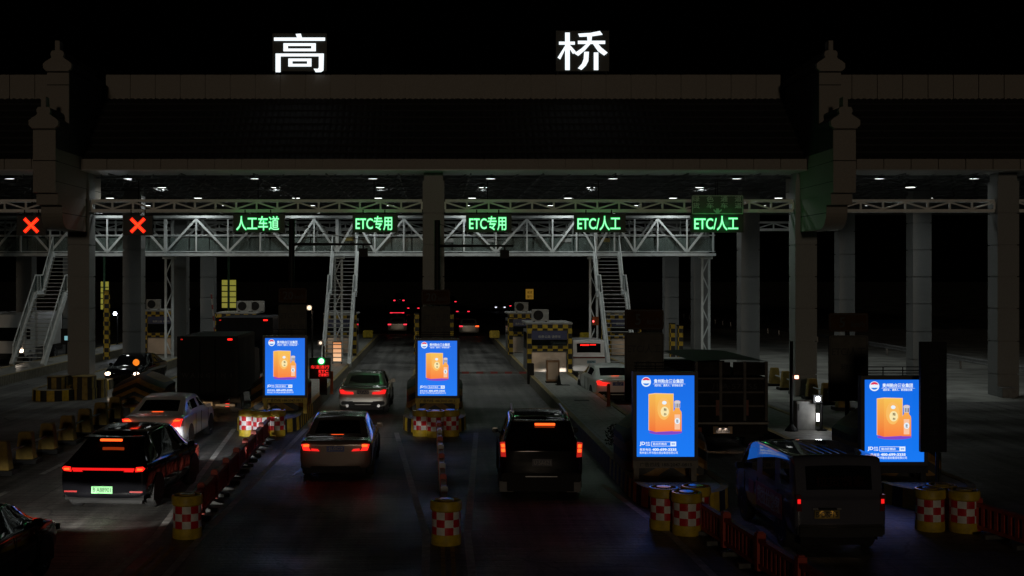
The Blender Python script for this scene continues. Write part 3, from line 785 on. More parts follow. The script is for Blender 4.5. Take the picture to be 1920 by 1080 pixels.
    q = MB(); q.box(xm2-hw*.62, xm2+hw*.62, -.012, -.009, v_(.665), v_(.48)); q.build('bottle_label', emit('poster_label', (.95, .55, .35), 1), pr)
    disc(xm2, v_(.56), hw*.6, .075, E_pw, 'bottle_roundel', -.014)
    text('poster_lettering', '贻台', .05, .1, E_pink, pr, (xm2, -.016, v_(.56)), depth=.003, bold=.02)
    # bottom lines of print (the square code beside them is left out)
    text('poster_lettering', 'JD', 1.42*.095, .105, E_pw, pr, (u(.098), -.003, v_(.842)), depth=.004, bold=.03)
    text('poster_lettering', '京东', 1.42*.075, .05, E_pw, pr, (u(.19), -.003, v_(.829)), depth=.004, bold=.015)
    text('poster_lettering', '.COM', 1.42*.075, .035, E_pw, pr, (u(.19), -.003, v_(.857)), depth=.004, bold=.02)
    q = MB(); q.box(u(.25), u(.685), -.004, 0, v_(.872), v_(.815)); q.build('search_box', E_pw, pr)
    q = MB(); q.box(u(.257), u(.585), -.007, -.004, v_(.867), v_(.820)); q.build('search_field', E_blue, pr)
    text('poster_lettering', '贻台旗舰店', 1.42*.24, .06, E_pw, pr, (u(.40), -.009, v_(.843)), depth=.003, bold=.01)
    text('poster_lettering', '搜索', 1.42*.06, .05, E_pshade, pr, (u(.635), -.006, v_(.843)), depth=.003, bold=.01)
    text('poster_lettering', '联系电话:', 1.42*.20, .062, E_pw, pr, (u(.155), -.003, v_(.912)), depth=.004, bold=.01)
    text('poster_lettering', '400-699-3335', 1.42*.42, .066, E_pw, pr, (u(.48), -.003, v_(.912)), depth=.004, bold=.04)
    text('poster_lettering', '贵州省仁怀市贻台酒业集团有限公司', 1.42*.66, .062, E_pw, pr, (u(.38), -.003, v_(.951)), depth=.004, bold=.0)
    area_light('display_light', o, (0, -.05, z0+h/2), (R(-90), 0, 0), 1.6*wd*h/2.8, (.06, .2, 1), wd, h)
    return o
S1, S2 = 55.0, 82.5
lightbox(497, 571.5, 634, 741, S1, 'small blue backlit display with yellow legs, left of the silver sedans', M_yel, IH)
lightbox(783.5, 857, 639, 742, S1, 'small blue backlit display on the central island before the central pillar', M_yel, IH)
lightbox(1194, 1302, 704, 856.5, S2, 'large blue backlit display right of the black jeep', mat('dim_steel_leg', (.16, .14, .10), .5), IH)
lightbox(1621.5, 1733, 712, 866, S2, 'large blue backlit display rightmost, behind the white minibus', M_darkgrey, IH)
# tall dark notice board beside the rightmost display
o = thing('notice_board', 'tall narrow black notice board with vertical lettering, overlapping the rightmost display', 'sign board', (X(1751, 84), D(84), 0))
m = MB(); bw = 49/84; m.box(-bw/2, bw/2, 0, .12, Z(848, 84), Z(641, 84)); m.build('board', mat('notice_black', (.012, .012, .014), .7, spec=.15), o, bevel=.01)
for i, ch in enumerate('货车请走称重车道'): text('lettering', ch, .24, .24, mat('dim_lettering', (.026, .026, .028), .7, spec=.1), o, (0, -.003, Z(665+i*24, 84)), depth=.006, bold=.012)
m = MB(); m.tube((.1, .06, IH), (.1, .06, Z(848, 84)), .04, 10); m.build('post', M_dark, o)

# ------------------------------------------------------------------ speed boards
def speed_board(px, s_, yt0, yt1, yb0, yb1, wpx, num, lines, label, arrow=False):
    o = thing('speed_board', label, 'road sign', (X(px, s_), D(s_), 0), 0, 'speed and lane boards at the island noses')
    wd = wpx/s_
    m = MB(); m.tube((0, .1, IH), (0, .1, Z(yt0, s_)-.02), .06, 12); m.build('post', M_dark, o)
    for nm, za, zb, mt in (('speed_panel', Z(yt1, s_), Z(yt0, s_), M_signo), ('lane_panel', Z(yb1, s_), Z(yb0, s_), M_signw)):
        rim = MB(); r = .07
        poly = []
        for cx, cz, a0 in ((wd/2-r, zb-r, 0), (-wd/2+r, zb-r, 90), (-wd/2+r, za+r, 180), (wd/2-r, za+r, 270)):
            for k in range(5): a = R(a0+90*k/4); poly.append((cx+r*cos(a), cz+r*sin(a)))
        rim.prism_y(poly, 0, .05); pl = rim.build(nm, mt, o)
        bd = MB(); ins = .035; q = [(x*(1-ins*2/wd), (z-(za+zb)/2)*(1-ins*2/(zb-za))+(za+zb)/2) for x, z in poly]
        for a, b in zip(q, q[1:]+q[:1]): bd.bar((a[0], -.002, a[1]), (b[0], -.002, b[1]), .018, .006, (0, 1, 0))
        bd.build('panel_border', M_ink, pl)
        if nm == 'speed_panel':
            text('lettering', num, wd*.36 if len(num) > 1 else wd*.14, (zb-za)*.55, M_ink, pl, (-wd*.16, -.003, (za+zb)/2), depth=.006, bold=.02)
            text('lettering', 'km/h', wd*.33, (zb-za)*.30, M_ink, pl, (wd*.24, -.003, (za+zb)/2-.05), depth=.006, bold=.01)
        else:
            for tx, fr_, wf, hh in lines: text('lettering', tx, wd*wf, hh, M_ink, pl, (0, -.003, zb-fr_), depth=.006, bold=.012)
            if arrow:
                a = MB(); z_ = za+.30
                a.bar((-.20, -.004, z_+.22), (.08, -.004, z_-.06), .012, .1, (1, 0, 1)); a.prism_y([(.22, z_-.18), (.22, z_+.10), (.1, z_-.0), (.0, z_-.1), (-.06, z_-.18)], -.01, -.0); a.build('arrow', M_ink, pl)
    return o
speed_board(817, 49, 543, 571.5, 574, 741, 54, '20', [('ETC专用', .42, .85, .26), ('保持车距', .88, .85, .26), ('20km/h', 1.28, .45, .12)], 'dark board with 20 km/h over ETC lettering, before the central pillar')
speed_board(548.5, 49, 540, 568, 571, 741, 53, '20', [('ETC专用', .42, .85, .26), ('保持车距', .88, .85, .26), ('20km/h', 1.28, .45, .12)], 'dark board with 20 km/h behind the display with yellow legs')
speed_board(1208, 71, 580, 618, 623.5, 755, 73, '5', [('ETC/人工', .42, .85, .24), ('称重', .85, .42, .22)], 'dark board with 5 km/h above the large display right of the black jeep', True)
speed_board(1591, 71, 587, 622, 629, 752, 74, '5', [('ETC/人工', .42, .85, .24), ('称重', .85, .42, .22)], 'dark board with 5 km/h and a slanting arrow, left of the rightmost display', True)

# ------------------------------------------------------------------ camera poles
def camera_pole(px, s_, pyt, pya, pxe, label):
    o = thing('camera_pole', label, 'camera pole', (X(px, s_), D(s_), 0), 0, 'dark camera poles on the islands')
    m = MB(); m.lathe([(.15, IH), (.15, IH+.05), (.12, IH+.1), (.115, Z(pyt, s_)), (.0, Z(pyt, s_)+.02)], 14); m.build('pole', M_dark, o, True)
    za = Z(pya, s_); xe = (pxe-px)/s_
    m = MB(); m.tube((.1, 0, za), (xe, 0, za), .06, 10, .04); m.build('arm', M_dark, o, True)
    m = MB(); xb = xe-.35; m.box(xb-.17, xb+.17, -.16, .2, za-.48, za-.16); m.box(xb-.03, xb+.03, -.03, .03, za-.16, za); m.tube((xb, -.17, za-.32), (xb, -.16, za-.32), .09, 14); m.build('camera', M_dark, o, bevel=.012)
    w = MB(); pts = []
    for i in range(13):
        f = i/12; pts.append((.1+(xe*.9-.1)*f, -.02, Z(pyt, s_)-.15+(za+.18-Z(pyt, s_)+.15)*f - .35*sin(pi*f)*.3))
    for a, b in zip(pts[:-1], pts[1:]): w.tube(a, b, .014, 6)
    w.build('cable', M_dark, o)
camera_pole(547, 48.2, 411, 458, 698, 'black pole with camera arm rising over the box truck lane side')
camera_pole(820, 48.2, 413, 461, 963, 'black pole with camera arm in front of the central pillar')

# ------------------------------------------------------------------ chevron crash piers at the island noses
def pier_mesh():
    secs = [(0, .78, .45), (.25, .92, .85), (.7, .98, 1.22), (1.3, 1.0, 1.42), (2.6, 1.0, 1.45)]
    N = 12; vs = []; fs = []
    for y, hw, h in secs:
        for i in range(N+1):
            a = -1+2*i/N; vs.append((hw*a, y+.25*a*a*(1 if y < 1 else 0), h*(1-.42*abs(a)**1.6)))
        for i in range(N+1):
            a = 1-2*i/N; vs.append((hw*a, y+.25*a*a*(1 if y < 1 else 0), 0))
    M = 2*(N+1)
    for j in range(len(secs)-1):
        for i in range(M): k = (i+1) % M; fs.append((j*M+i, j*M+k, (j+1)*M+k, (j+1)*M+i))
    fs.append(tuple(range(M))); fs.append(tuple(range((len(secs)-1)*M, len(secs)*M)))
    m = MB(); m.add(vs, fs); return m
prot = None
for xc, y, lab in ((0, 42.7, 'yellow and black chevron pier behind the central display'), (-PITCH, 42.7, 'yellow and black chevron pier behind the display with yellow legs'),
                   (-2*PITCH, 45.2, 'dim orange and black chevron pier left of the box truck'), (PITCH, 28.6, 'dark chevron pier behind the large display beside the jeep'), (2*PITCH, 28.6, 'dark chevron pier behind the rightmost display')):
    if prot is None:
        prot = pier_mesh().build('crash_pier', M_chev, None, True)
        o = prot
    else: o = prot.copy(); col.objects.link(o)
    o.location = (xc, y, IH-.01)
    if 'dim orange' in lab: o.scale = (1, 1, .70)
    tag(o, lab, 'crash pier', 'chevron crash piers on the island noses')
# striped pier blocks round the left gable pillar
def block(name, x0, x1, y0, y1, h, label):
    o = thing(name, label, 'bollard block', ((x0+x1)/2, (y0+y1)/2, 0), 0, 'striped blocks around the left pillar')
    hx, hy = (x1-x0)/2, (y1-y0)/2; r = min(hx, hy)*.7; out = []
    for cx, cy, a0 in ((hx-r, hy-r, 0), (-hx+r, hy-r, 90), (-hx+r, -hy+r, 180), (hx-r, -hy+r, 270)):
        for k in range(5): a = R(a0+90*k/4); out.append((cx+r*cos(a), cy+r*sin(a)))
    m = MB(); u = 0
    for (za, zb, grow) in ((0, h*.48, 1.06), (h*.48, h, 1.0)):
        u = 0
        for a, b in zip(out, out[1:]+out[:1]):
            d = math.hypot(b[0]-a[0], b[1]-a[1])
            m.add([(a[0]*grow, a[1]*grow, za), (b[0]*grow, b[1]*grow, za), (b[0]*grow, b[1]*grow, zb), (a[0]*grow, a[1]*grow, zb)], [(0, 1, 2, 3)], [((u, 0), (u+d, 0), (u+d, 1), (u, 1))]); u += d
    m.build('striped_side', M_pierstripe, o)
    t = MB(); t.prism_z(out, h-.02, h+.015); t.build('top', M_yelb, o)
block('striped_block', X(95, 44.6), X(127, 44.6), 50.9, 51.9, .92, 'yellow and black striped block left before the gable pillar')
block('striped_block', X(128, 44.4), X(139, 44.4), 51.3, 52.1, .5, 'low striped block between two taller ones before the gable pillar')
block('striped_block', X(140, 44.8), X(180, 44.8), 50.7, 51.7, .95, 'widest yellow and black striped block before the gable pillar')
block('striped_block', X(181, 44.2), X(198, 44.2), 51.6, 52.4, .75, 'small striped block right of the gable pillar base')

# ------------------------------------------------------------------ crash barrels
def barrel():
    o = thing('crash_barrel', 'x', 'barrel', (0, 0, 0), 0, 'red and white checked crash barrels')
    r = .285
    m = MB(); m.lathe([(0, 0), (r*.98, .0), (r*1.0, .02), (r*.99, .2), (r*.93, .205), (r*.92, .63), (r*.98, .635), (r*1.06, .66), (r*1.06, .80), (r*1.0, .83)], 32); m.build('drum', M_yel, o, True)
    m = MB(); m.lathe([(r*.955, .2), (r*.955, .345), (r*.955, .49), (r*.955, .633)], 48); m.build('reflective_band', M_band, o, True)
    m = MB(); m.lathe([(r*1.0, .83), (r*.9, .835), (r*.86, .80), (r*.55, .80), (r*.5, .845), (r*.2, .85), (0, .85)], 32); m.build('lid', mat('barrel_lid', (.36, .25, .06), .22, amt=.2), o, True)
    return o
bp = barrel(); bfirst = True
bl = [(.10+.12, 2300/98.6, 'lone checked barrel at the near end of the middle barrier line'), (-4.82, 2300/96.2, 'dark lone checked barrel at the near end of the red barrier line'),
      (-.42, 39.3, 'left checked barrel of three before the central display'), (.02, 39.0, 'middle checked barrel of three before the central display'), (.50, 39.25, 'right checked barrel of three before the central display'),
      (-5.98, 39.3, 'left checked barrel of three before the display with yellow legs'), (-5.52, 39.0, 'middle shaded barrel of three before the display with yellow legs'), (-5.06, 39.25, 'right checked barrel of three before the display with yellow legs'),
      (4.62, 24.75, 'left barrel of the near pair before the large display'), (4.97, 24.2, 'right barrel of the near pair, closest to the red railing'), (5.30, 24.9, 'third barrel half hidden behind the near pair'),
      (9.93, 24.6, 'left of the dark barrels right of the minibus'), (10.55, 24.45, 'right of the dark barrels right of the minibus'), (10.35, 25.05, 'back one of the dark barrels right of the minibus')]
for i, (x, y, lab) in enumerate(bl):
    if i == 0: o = bp; o.location = (x, y, 0); o['label'] = lab; o.rotation_euler = (0, 0, .2)
    else: dup(bp, lab, (x, y, 0), random.uniform(0, 6))

# ------------------------------------------------------------------ plastic barrier lines
def railing(L, m1, m2, feet=True):
    o = thing('plastic_barrier', 'x', 'barrier', (0, 0, 0))
    m = MB(); m.box(-.06, .06, 0, L, .62, .70); m.box(-.06, .06, 0, L, .12, .2); n = int(L/.19)
    for i in range(1, n): y = L*i/n; m.box(-.035, .035, y-.045, y+.045, .2, .62)
    m.box(-.075, .075, -.07, .07, .05, .8); m.box(-.05, .05, -.05, .05, .8, .83)
    m.build('railing', m1, o, bevel=0)
    for fy in (.3, .8):
        f = MB(); f.box(-.2*feet-.06, .2*feet+.06, L*fy-.07, L*fy+.07, 0, .1); f.build('foot', m2, o)
    return o
def line(p, q, n, names, grp, mats):
    p = Vector(p); q = Vector(q); L = (q-p).length/n; rz = math.atan2((q-p).y, (q-p).x)-pi/2
    protos = [railing(L-.03, *mm) for mm in mats]; used = set()
    for i in range(n):
        k = i % len(protos); loc = (*(p.lerp(q, i/n)), 0)
        if k not in used: o = protos[k]; used.add(k); o.location = loc; o.rotation_euler = (0, 0, rz); o['label'] = names(i)
        else: o = dup(protos[k], names(i), loc, rz)
        o['group'] = grp; o.scale = (1, 1, .86)
ords = ['first', 'second', 'third', 'fourth', 'fifth', 'sixth', 'seventh', 'eighth', 'ninth']
line((-4.9, 24.2), (-5.25, 38.6), 8, lambda i: 'red plastic barrier, %s from the dark lone barrel in the left line' % ords[i], 'red barriers in the left line', [(M_red, M_foot)])
line((5.25, 24.6), (6.05, 15.6), 5, lambda i: 'red plastic barrier, %s from the near barrel pair in the line beside the minibus' % ords[i], 'red barriers beside the minibus', [(M_red, M_foot)])
line((10.75, 24.3), (12.5, 15), 5, lambda i: 'very dark red barrier, %s from the dark barrels at lower right' % ords[i], 'dark barriers at lower right', [(M_red, M_foot)])
line((.21, 24.0), (.12, 38.4), 9, lambda i: '%s barrier, %s from the lone barrel in the middle line' % ('white' if i % 2 else 'red', ords[i]), 'red and white barriers in the middle line', [(M_red, M_dark, False), (M_wplast, M_dark, False)])
# yellow concrete posts joined by a bar
def guard_post(h=.85):
    o = thing('guard_post', 'x', 'guard post'); m = MB()
    m.add([(-.24, -.2, .1), (.24, -.2, .1), (.24, .2, .1), (-.24, .2, .1), (-.17, -.14, h), (.17, -.14, h), (.17, .14, h), (-.17, .14, h)], [(0, 3, 2, 1), (4, 5, 6, 7), (0, 1, 5, 4), (1, 2, 6, 5), (2, 3, 7, 6), (3, 0, 4, 7)])
    m.build('post', M_yelb, o, bevel=.02)
    f = MB(); f.box(-.36, .36, -.3, .3, 0, .12); f.build('foot', M_dark, o)
    b = MB(); b.tube((0, .1, .5), (0, 2.0, .5), .03, 8); b.build('link_bar', M_whited, o)
    return o
gp = guard_post(); k = 0
for i in range(7):
    loc = (-11.15-.02*i, 31.6+1.95*i, 0); lab = 'yellow concrete post, %s from the near end of the row left of the electric car' % ords[i]
    if i == 0: o = gp; o.location = loc; o['label'] = lab
    else: o = dup(gp, lab, loc)
    o['group'] = 'yellow posts left of the electric car'
for i in range(6):
    o = dup(gp, 'yellow concrete post, %s from the left in the row beside the stake truck' % ords[i], (15.9-.06*i, 57.4-2.1*i, 0), pi); o['group'] = 'yellow posts beside the stake truck'

# ------------------------------------------------------------------ booths, cabinets, small furniture
def booth(xc, y, wd, dp, h, label, front=True):
    o = thing('toll_booth', label, 'toll booth', (xc, y, IH), 0, 'toll booths on the islands')
    b = MB(); hw = wd/2
    b.box(-hw+.05, hw-.05, .08, dp, 0, 1.0); b.box(-hw+.05, hw-.05, .1, dp, 1.0, h-.3); b.build('cabin', M_grey, o)
    c = MB()
    for x in (-hw, hw-.22): c.box(x, x+.22, 0, .22, 0, h)
    c.box(-hw+.22, hw-.22, 0.02, .2, h-.3, h); c.box(-hw+.22, hw-.22, .03, .2, 1.05, 1.3); c.build('checked_frame', M_check, o)
    g = MB(); g.box(-hw+.24, hw-.24, .05, .09, 1.32, h-.75); g.build('front_window', M_booth_glass, o)
    g = MB()
    for sx in (-1, 1): g.box(sx*(hw-.05)-.012, sx*(hw-.05)+.012, .5, dp-.4, 1.1, h-.45)
    g.build('side_window', M_booth_glass, o)
    s = MB(); s.box(-hw+.24, hw-.24, .045, .09, h-.74, h-.31); st = s.build('name_strip', mat('booth_blue_strip', (.03, .05, .16), .4), o)
    text('strip_lettering', '收费公路 请停车', wd*.5, .13, M_gtext, st, (0, .04, h-.6), depth=.006, bold=.01)
    p = MB(); p.box(-hw+.24, hw-.3, .035, .09, .04, .98); p.build('kick_panel', M_stain, o)
    r = MB(); r.box(-hw-.03, hw+.03, -.02, dp+.05, h+.0, h+.09); r.build('roof', M_acw, o, bevel=.01)
    return o
def aircon(x, y, z, label):
    o = thing('air_conditioner', label, 'air conditioner', (x, y, z), 0, 'outdoor air conditioners on the booth roofs')
    m = MB(); m.box(-.42, .42, 0, .32, .04, .62); m.build('case', M_acw, o, bevel=.02)
    f = MB(); f.lathe([(.0, 0), (.24, 0), (.25, .02)], 24, axis='z'); f.v = [(a-.1, -.012-.0*c, b+.33) for a, b, c in f.v]; f.build('fan_grille', M_dark, o)
    for xx in (-.35, .25):
        q = MB(); q.box(xx, xx+.1, .05, .28, 0, .04); q.build('foot', M_dark, o)
booth(5.62, 60.0, 2.2, 3.2, 2.35, 'checked toll booth with copper coloured panel, nearest on the right paved island')
booth(5.45, 75.5, 1.9, 3.2, 2.4, 'checked toll booth farther back on the right paved island')
booth(-11.15, 69.0, 2.2, 3.2, 2.6, 'checked toll booth behind the two trucks')
booth(-16.5, 74.0, 2.1, 3.4, 2.6, 'grey toll booth behind the dark oncoming car')
booth(-5.75, 74.5, 2.0, 3.0, 2.4, 'checked toll booth behind the central left staircase')
booth(11.3, 73.0, 2.0, 3.0, 2.5, 'checked toll booth behind the right hand staircase')
aircon(X(1012, 37.5), 61.0, IH+2.44, 'white outdoor unit on the nearest booth of the right paved island')
aircon(X(978, 30.2), 76.2, IH+2.49, 'white outdoor unit on the farther booth of the right paved island')
aircon(X(458, 32.8), 70, IH+2.69, 'left white outdoor unit on the booth behind the trucks')
aircon(X(481, 32.8), 70.2, IH+2.69, 'right white outdoor unit on the booth behind the trucks')
aircon(X(290, 30.5), 75, IH+2.69, 'white outdoor unit on the grey booth behind the oncoming car')
def check_post(px, s_, pyt, label, wd=.3, zb=IH):
    o = thing('checked_post', label, 'bollard', (X(px, s_), D(s_), zb), 0, 'yellow and black checked posts')
    h = Z(pyt, s_)-zb; m = MB(); m.box(-wd/2, wd/2, -wd/2, wd/2, 0, h); m.build('post', M_check, o)
    c = MB(); c.box(-wd/2-.02, wd/2+.02, -wd/2-.02, wd/2+.02, h, h+.04); c.build('cap', M_dark, o)
check_post(957, 31.0, 596, 'tall checked post at the left edge of the farther right booth')
check_post(1133, 33.0, 598, 'tall checked post left of the right hand staircase foot')
check_post(1260, 32.0, 607, 'left checked post of the pair behind the large display')
check_post(1275, 32.0, 611, 'right checked post of the pair behind the large display')
check_post(664, 31.5, 585, 'tall checked post right of the central left staircase')
check_post(409, 32.5, 588, 'tall checked post above the roof of the box truck')
check_post(344, 31.0, 588, 'checked post right of the grey booth')
check_post(200, 33.0, 545, 'dark checked post right of the gable pillar')
check_post(781, 31.0, 588, 'checked post left of the central 20 board')
check_post(846, 31.0, 590, 'checked post right of the central 20 board')
def yblock(px, s_, label):
    o = thing('yellow_box', label, 'crash box', (X(px, s_), D(s_), IH), 0, 'yellow boxes at the far island ends')
    m = MB(); m.box(-.38, .38, -.3, .3, .05, .62); m.build('box', M_yel, o, bevel=.05); f = MB(); f.box(-.3, .3, -.25, .25, 0, .06); f.build('foot', M_dark, o)
yblock(690, 24.5, 'yellow box at the far end of the island left of centre')
yblock(927, 24.6, 'yellow box at the far end of the right paved island')
yblock(1097, 25.5, 'yellow box beyond the roof of the white van')
o = thing('control_cabinet', 'brown stainless cabinet standing on the right paved island', 'cabinet', (X(1037, 42.5), D(42.5), IH))
m = MB(); m.box(-.29, .29, 0, .4, .06, 1.0); m.build('case', mat('brown_cabinet', (.30, .19, .12), .3, .6), o, bevel=.012); m = MB(); m.box(-.22, .22, -.012, 0, .15, .9); m.build('door', M_stain, o); m = MB(); m.box(-.31, .31, -.02, .42, 0, .06); m.build('plinth', M_dark, o)
o = thing('traffic_cone', 'small dark cone beside the brown cabinet', 'traffic cone', (X(1048, 43.4), D(43.4), IH))
m = MB(); m.box(-.14, .14, -.14, .14, 0, .03); m.build('base', M_dark, o); m = MB(); m.lathe([(.10, .03), (.03, .42), (0, .43)], 16); m.build('cone', M_darkgrey, o, True)
o = thing('bollard', 'red round bollard beside the white sedan on the paved island', 'bollard', (X(1141, 52), D(52), IH))
m = MB(); m.lathe([(.09, 0), (.09, .02), (.06, .03), (.06, .8), (.0, .83)], 16); m.build('post', M_orange, o, True)
o = thing('bollard', 'orange round bollard beside the red LED fee display', 'bollard', (X(622, 47), D(47), IH))
m = MB(); m.lathe([(.09, 0), (.09, .02), (.06, .03), (.06, .9), (.0, .93)], 16); m.build('post', M_orange, o, True)
# boom across the right lane
o = thing('boom_barrier', 'red and white boom lying across the lane of the black jeep', 'barrier', (4.55, D(39.5), 0))
m = MB(); m.box(-.16, .16, -.16, .16, 0, 1.0); m.build('motor_case', M_dark, o, bevel=.02)
m = MB(); n = 10
for i in range(0, n, 2): m.box(-.2-3.4*(i+1)/n, -.2-3.4*i/n, -.03, .03, .5, .6)
m.build('red_band', mat('boom_red', (.30, .03, .03), .4), o); m = MB()
for i in range(1, n, 2): m.box(-.2-3.4*(i+1)/n, -.2-3.4*i/n, -.03, .03, .5, .6)
m.build('white_band', mat('boom_grey', (.16, .15, .15), .4), o)
o = thing('raised_boom', 'raised red and white boom arm above the far truck', 'barrier', (X(404, 31.5), D(31.5), IH))
m = MB(); m.box(-.16, .16, -.16, .16, 0, 1.0); m.build('motor_case', M_dark, o, bevel=.02)
m = MB(); m.bar((0, 0, 1.0), (-.25, 0, 3.7), .08); m.build('arm', M_wplast, o); m = MB()
for f in (.15, .4, .65, .88): m.bar((-.25*f, -.004, 1+2.7*f), (-.25*f-.022, -.004, 1+2.7*f+.28), .085); m.build
m.build('red_band', mat('boom_red', (.30, .03, .03), .4), o)
# fee display with green lamp
s_ = 47.5
o = thing('fee_display', 'small LED fee display with green lamp and red lettering beside the yellow legged display', 'LED display', (X(600, s_), D(s_), IH), R(4))
zt_f = Z(671, s_)-IH; h = 39/s_; wd = 40/s_
m = MB(); m.box(-wd/2, wd/2, 0, .22, zt_f-h, zt_f); m.build('case', M_ledpanel, o, bevel=.01)
m = MB(); m.box(-.02, .28, .02, .2, 0, zt_f-h); m.build('pedestal', M_dark, o)
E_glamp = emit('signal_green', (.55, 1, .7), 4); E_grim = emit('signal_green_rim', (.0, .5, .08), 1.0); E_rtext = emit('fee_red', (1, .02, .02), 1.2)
m = MB(); m.lathe([(0, 0), (.1, 0), (.1, .015)], 20); m.v = [(x+.05, -.014+z*.5, y+zt_f-.13) for x, y, z in m.v]; m.build('green_lamp', E_glamp, o)
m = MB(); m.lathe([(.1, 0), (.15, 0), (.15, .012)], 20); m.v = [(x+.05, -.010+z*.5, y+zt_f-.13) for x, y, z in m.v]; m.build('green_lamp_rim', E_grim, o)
text('fee_lettering', '车道通行', wd*.86, .14, E_rtext, o, (0, -.006, zt_f-.36), depth=.006, bold=.01)
text('fee_lettering', 'ETC', wd*.45, .12, E_rtext, o, (.14, -.006, zt_f-.53), depth=.006, bold=.03)
text('fee_lettering', '减速慢行', wd*.48, .12, E_rtext, o, (.14, -.006, zt_f-.67), depth=.006, bold=.02)
point_light('green_lamp_light', o, (.05, -.3, zt_f-.15), 1.2, (.1, 1, .25)); point_light('fee_light', o, (.1, -.35, zt_f-.6), 1.5, (1, .03, .03))
# lamp posts and flash lamps
def lamp_post(px, s_, py, pyb, label, power, colr, box=True, es=30, rad=.09, zb=IH):
    o = thing('lamp_post', label, 'lamp post', (X(px, s_), D(s_), zb)); zl = Z(py, s_)-zb
    m = MB(); m.tube((.14, .1, 0), (.14, .1, zl-.15), .05, 10); m.box(.0, .28, 0, .2, 0, .04); m.build('post', M_dark, o)
    m = MB(); m.box(-.13, .13, -.02, .16, zl-.12, zl+.12); m.build('head', M_darkgrey, o, bevel=.01)
    m = MB(); m.lathe([(0, -.05), (rad*.8, -.035), (rad, 0)], 16); m.v = [(x, z-.03, y+zl) for x, y, z in m.v]; m.build('bulb', emit(label[:20].replace(' ', '_'), colr, es), o)
    point_light('bulb_light', o, (0, -.25, zl), power, colr)
    return o
lamp_post(580, 37, 577, 690, 'slim post with warm white lamp left of the central left staircase', 14, (1, .72, .48), rad=.12, es=1.35)
lamp_post(601, 40, 643, 690, 'short post with small warm lamp above the fee display', 4, (1, .75, .55), rad=.07, es=1.4)
lamp_post(216, 27, 588, 660, 'distant post with bluish white lamp between two left pillars', 14, (.8, .88, 1), rad=.12)
o = lamp_post(1533, 62, 748, 830, 'short post with bright white lamp beside the white cabinet', 8, (.95, .97, 1), rad=.07)
m = MB(); m.box(-.03, .04, -.03, -.0, Z(790, 62)-IH, Z(775, 62)-IH); m.build('tube_lamp', emit('tube_white', (1, .95, .92), 6), o)
o = thing('warning_light', 'thin black post with tiny red light beside the yellow posts', 'signal light', (X(1484, 62), D(62), IH))
m = MB(); m.tube((0, 0, 0), (0, 0, Z(640, 62)-IH), .05, 10); m.lathe([(.2, 0), (.18, .05), (.06, .2)], 14); m.build('post', M_dark, o)
m = MB(); m.box(.1, .2, -.05, .02, Z(710, 62)-IH, Z(704, 62)-IH); m.build('lens', emit('tiny_red_light', (1, .35, .25), 5), o)
o = thing('white_cabinet', 'white steel cabinet lit by the lamp at its side', 'cabinet', (X(1514, 62), D(62), IH))
m = MB(); m.box(-.26, .3, .18, .7, .0, Z(757, 62)-IH); m.build('case', M_acw, o, bevel=.015)
m = MB(); m.box(-.28, .32, .16, .72, Z(757, 62)-IH+.004, Z(757, 62)-IH+.05); m.build('lid', M_acw, o)
m = MB(); m.box(-.22, -.2, .165, .18, .6, .8); m.build('handle', M_dark, o)
o = thing('doorway_light', 'small booth window glowing orange under the central left staircase', 'lit window', (X(626, 36), D(36)+2.2, IH))
m = MB(); m.box(-.22, .22, 0, .06, .1, 1.15); m.build('pane', grad_emit('window_glow', (1, .62, .36), (.75, .3, .12), .1, 1.1, 1.0), o); m = MB()
for x in (-.26, .22): m.box(x, x+.04, -.02, .08, 0, 1.2)
m.box(-.22, .22, -.02, .08, 1.15, 1.2); m.build('frame', M_dark, o)
# flashing amber lamp on the pier left of the truck
o = thing('amber_signal', 'round orange signal lamp on a black post before the oncoming car', 'signal light', (X(255.5, 49.3), D(49.3), IH))
zl = Z(679.5, 49.3)-IH; m = MB(); m.tube((0, 0, 0), (0, 0, zl-.13), .035, 10); m.lathe([(.15, 0), (.15, .1), (.05, .16)], 14); m.build('post', M_dark, o)
m = MB(); m.lathe([(.15, .0), (.15, .1), (.0, .12)], 20); m.v = [(x, z-.02, y+zl) for x, y, z in m.v]; m.build('hood', M_dark, o)
m = MB(); m.lathe([(0, -.015), (.12, -.01), (.125, 0)], 24); m.v = [(x, z-.022, y+zl) for x, y, z in m.v]; m.build('lens', emit('amber_lens', (1, .24, .015), 1.25), o)
m = MB()
for a in range(-2, 3): m.box(-.11, .11, -.043, -.039, zl+a*.045-.004, zl+a*.045+.004)
m.build('lens_bars', mat('amber_dark', (.2, .05, .0), .5), o)
# yellow boards on poles beyond
def yboard(px, s_, py0, py1, wpx, label, rows_=4):
    o = thing('yellow_board', label, 'lane board', (X(px, s_), D(s_), 0), 0, 'yellow boards on poles beyond the lanes')
    m = MB(); wd = wpx/s_; m.box(-wd/2, wd/2, 0, .1, Z(py1, s_), Z(py0, s_)); m.build('board', emit('yellow_board_emit', (.42, .40, .06), .42, (.3, .28, .05)), o)  # whole board face has a weak yellow emission
    m = MB(); hh = (Z(py0, s_)-Z(py1, s_))/rows_
    for i in range(rows_): z = Z(py1, s_)+hh*i; m.box(-wd/2-.01, wd/2+.01, -.02, 0, z-.03, z+.03)
    m.build('louvre', M_dark, o); m = MB(); m.tube((0, -.07, 0), (0, -.07, Z(470, s_)), .07, 10); m.build('pole', mat('green_pole', (.05, .12, .07), .5), o)
yboard(429, 31.5, 525, 578, 26, 'yellow green board on a pole behind the far truck', 5)
yboard(196, 29, 528, 581, 14, 'yellow green board right of the gable pillar', 5)
o = thing('small_sign', 'small yellow sign far beyond the lanes right of the central pillar', 'road sign', (X(993, 16), D(16), 0))
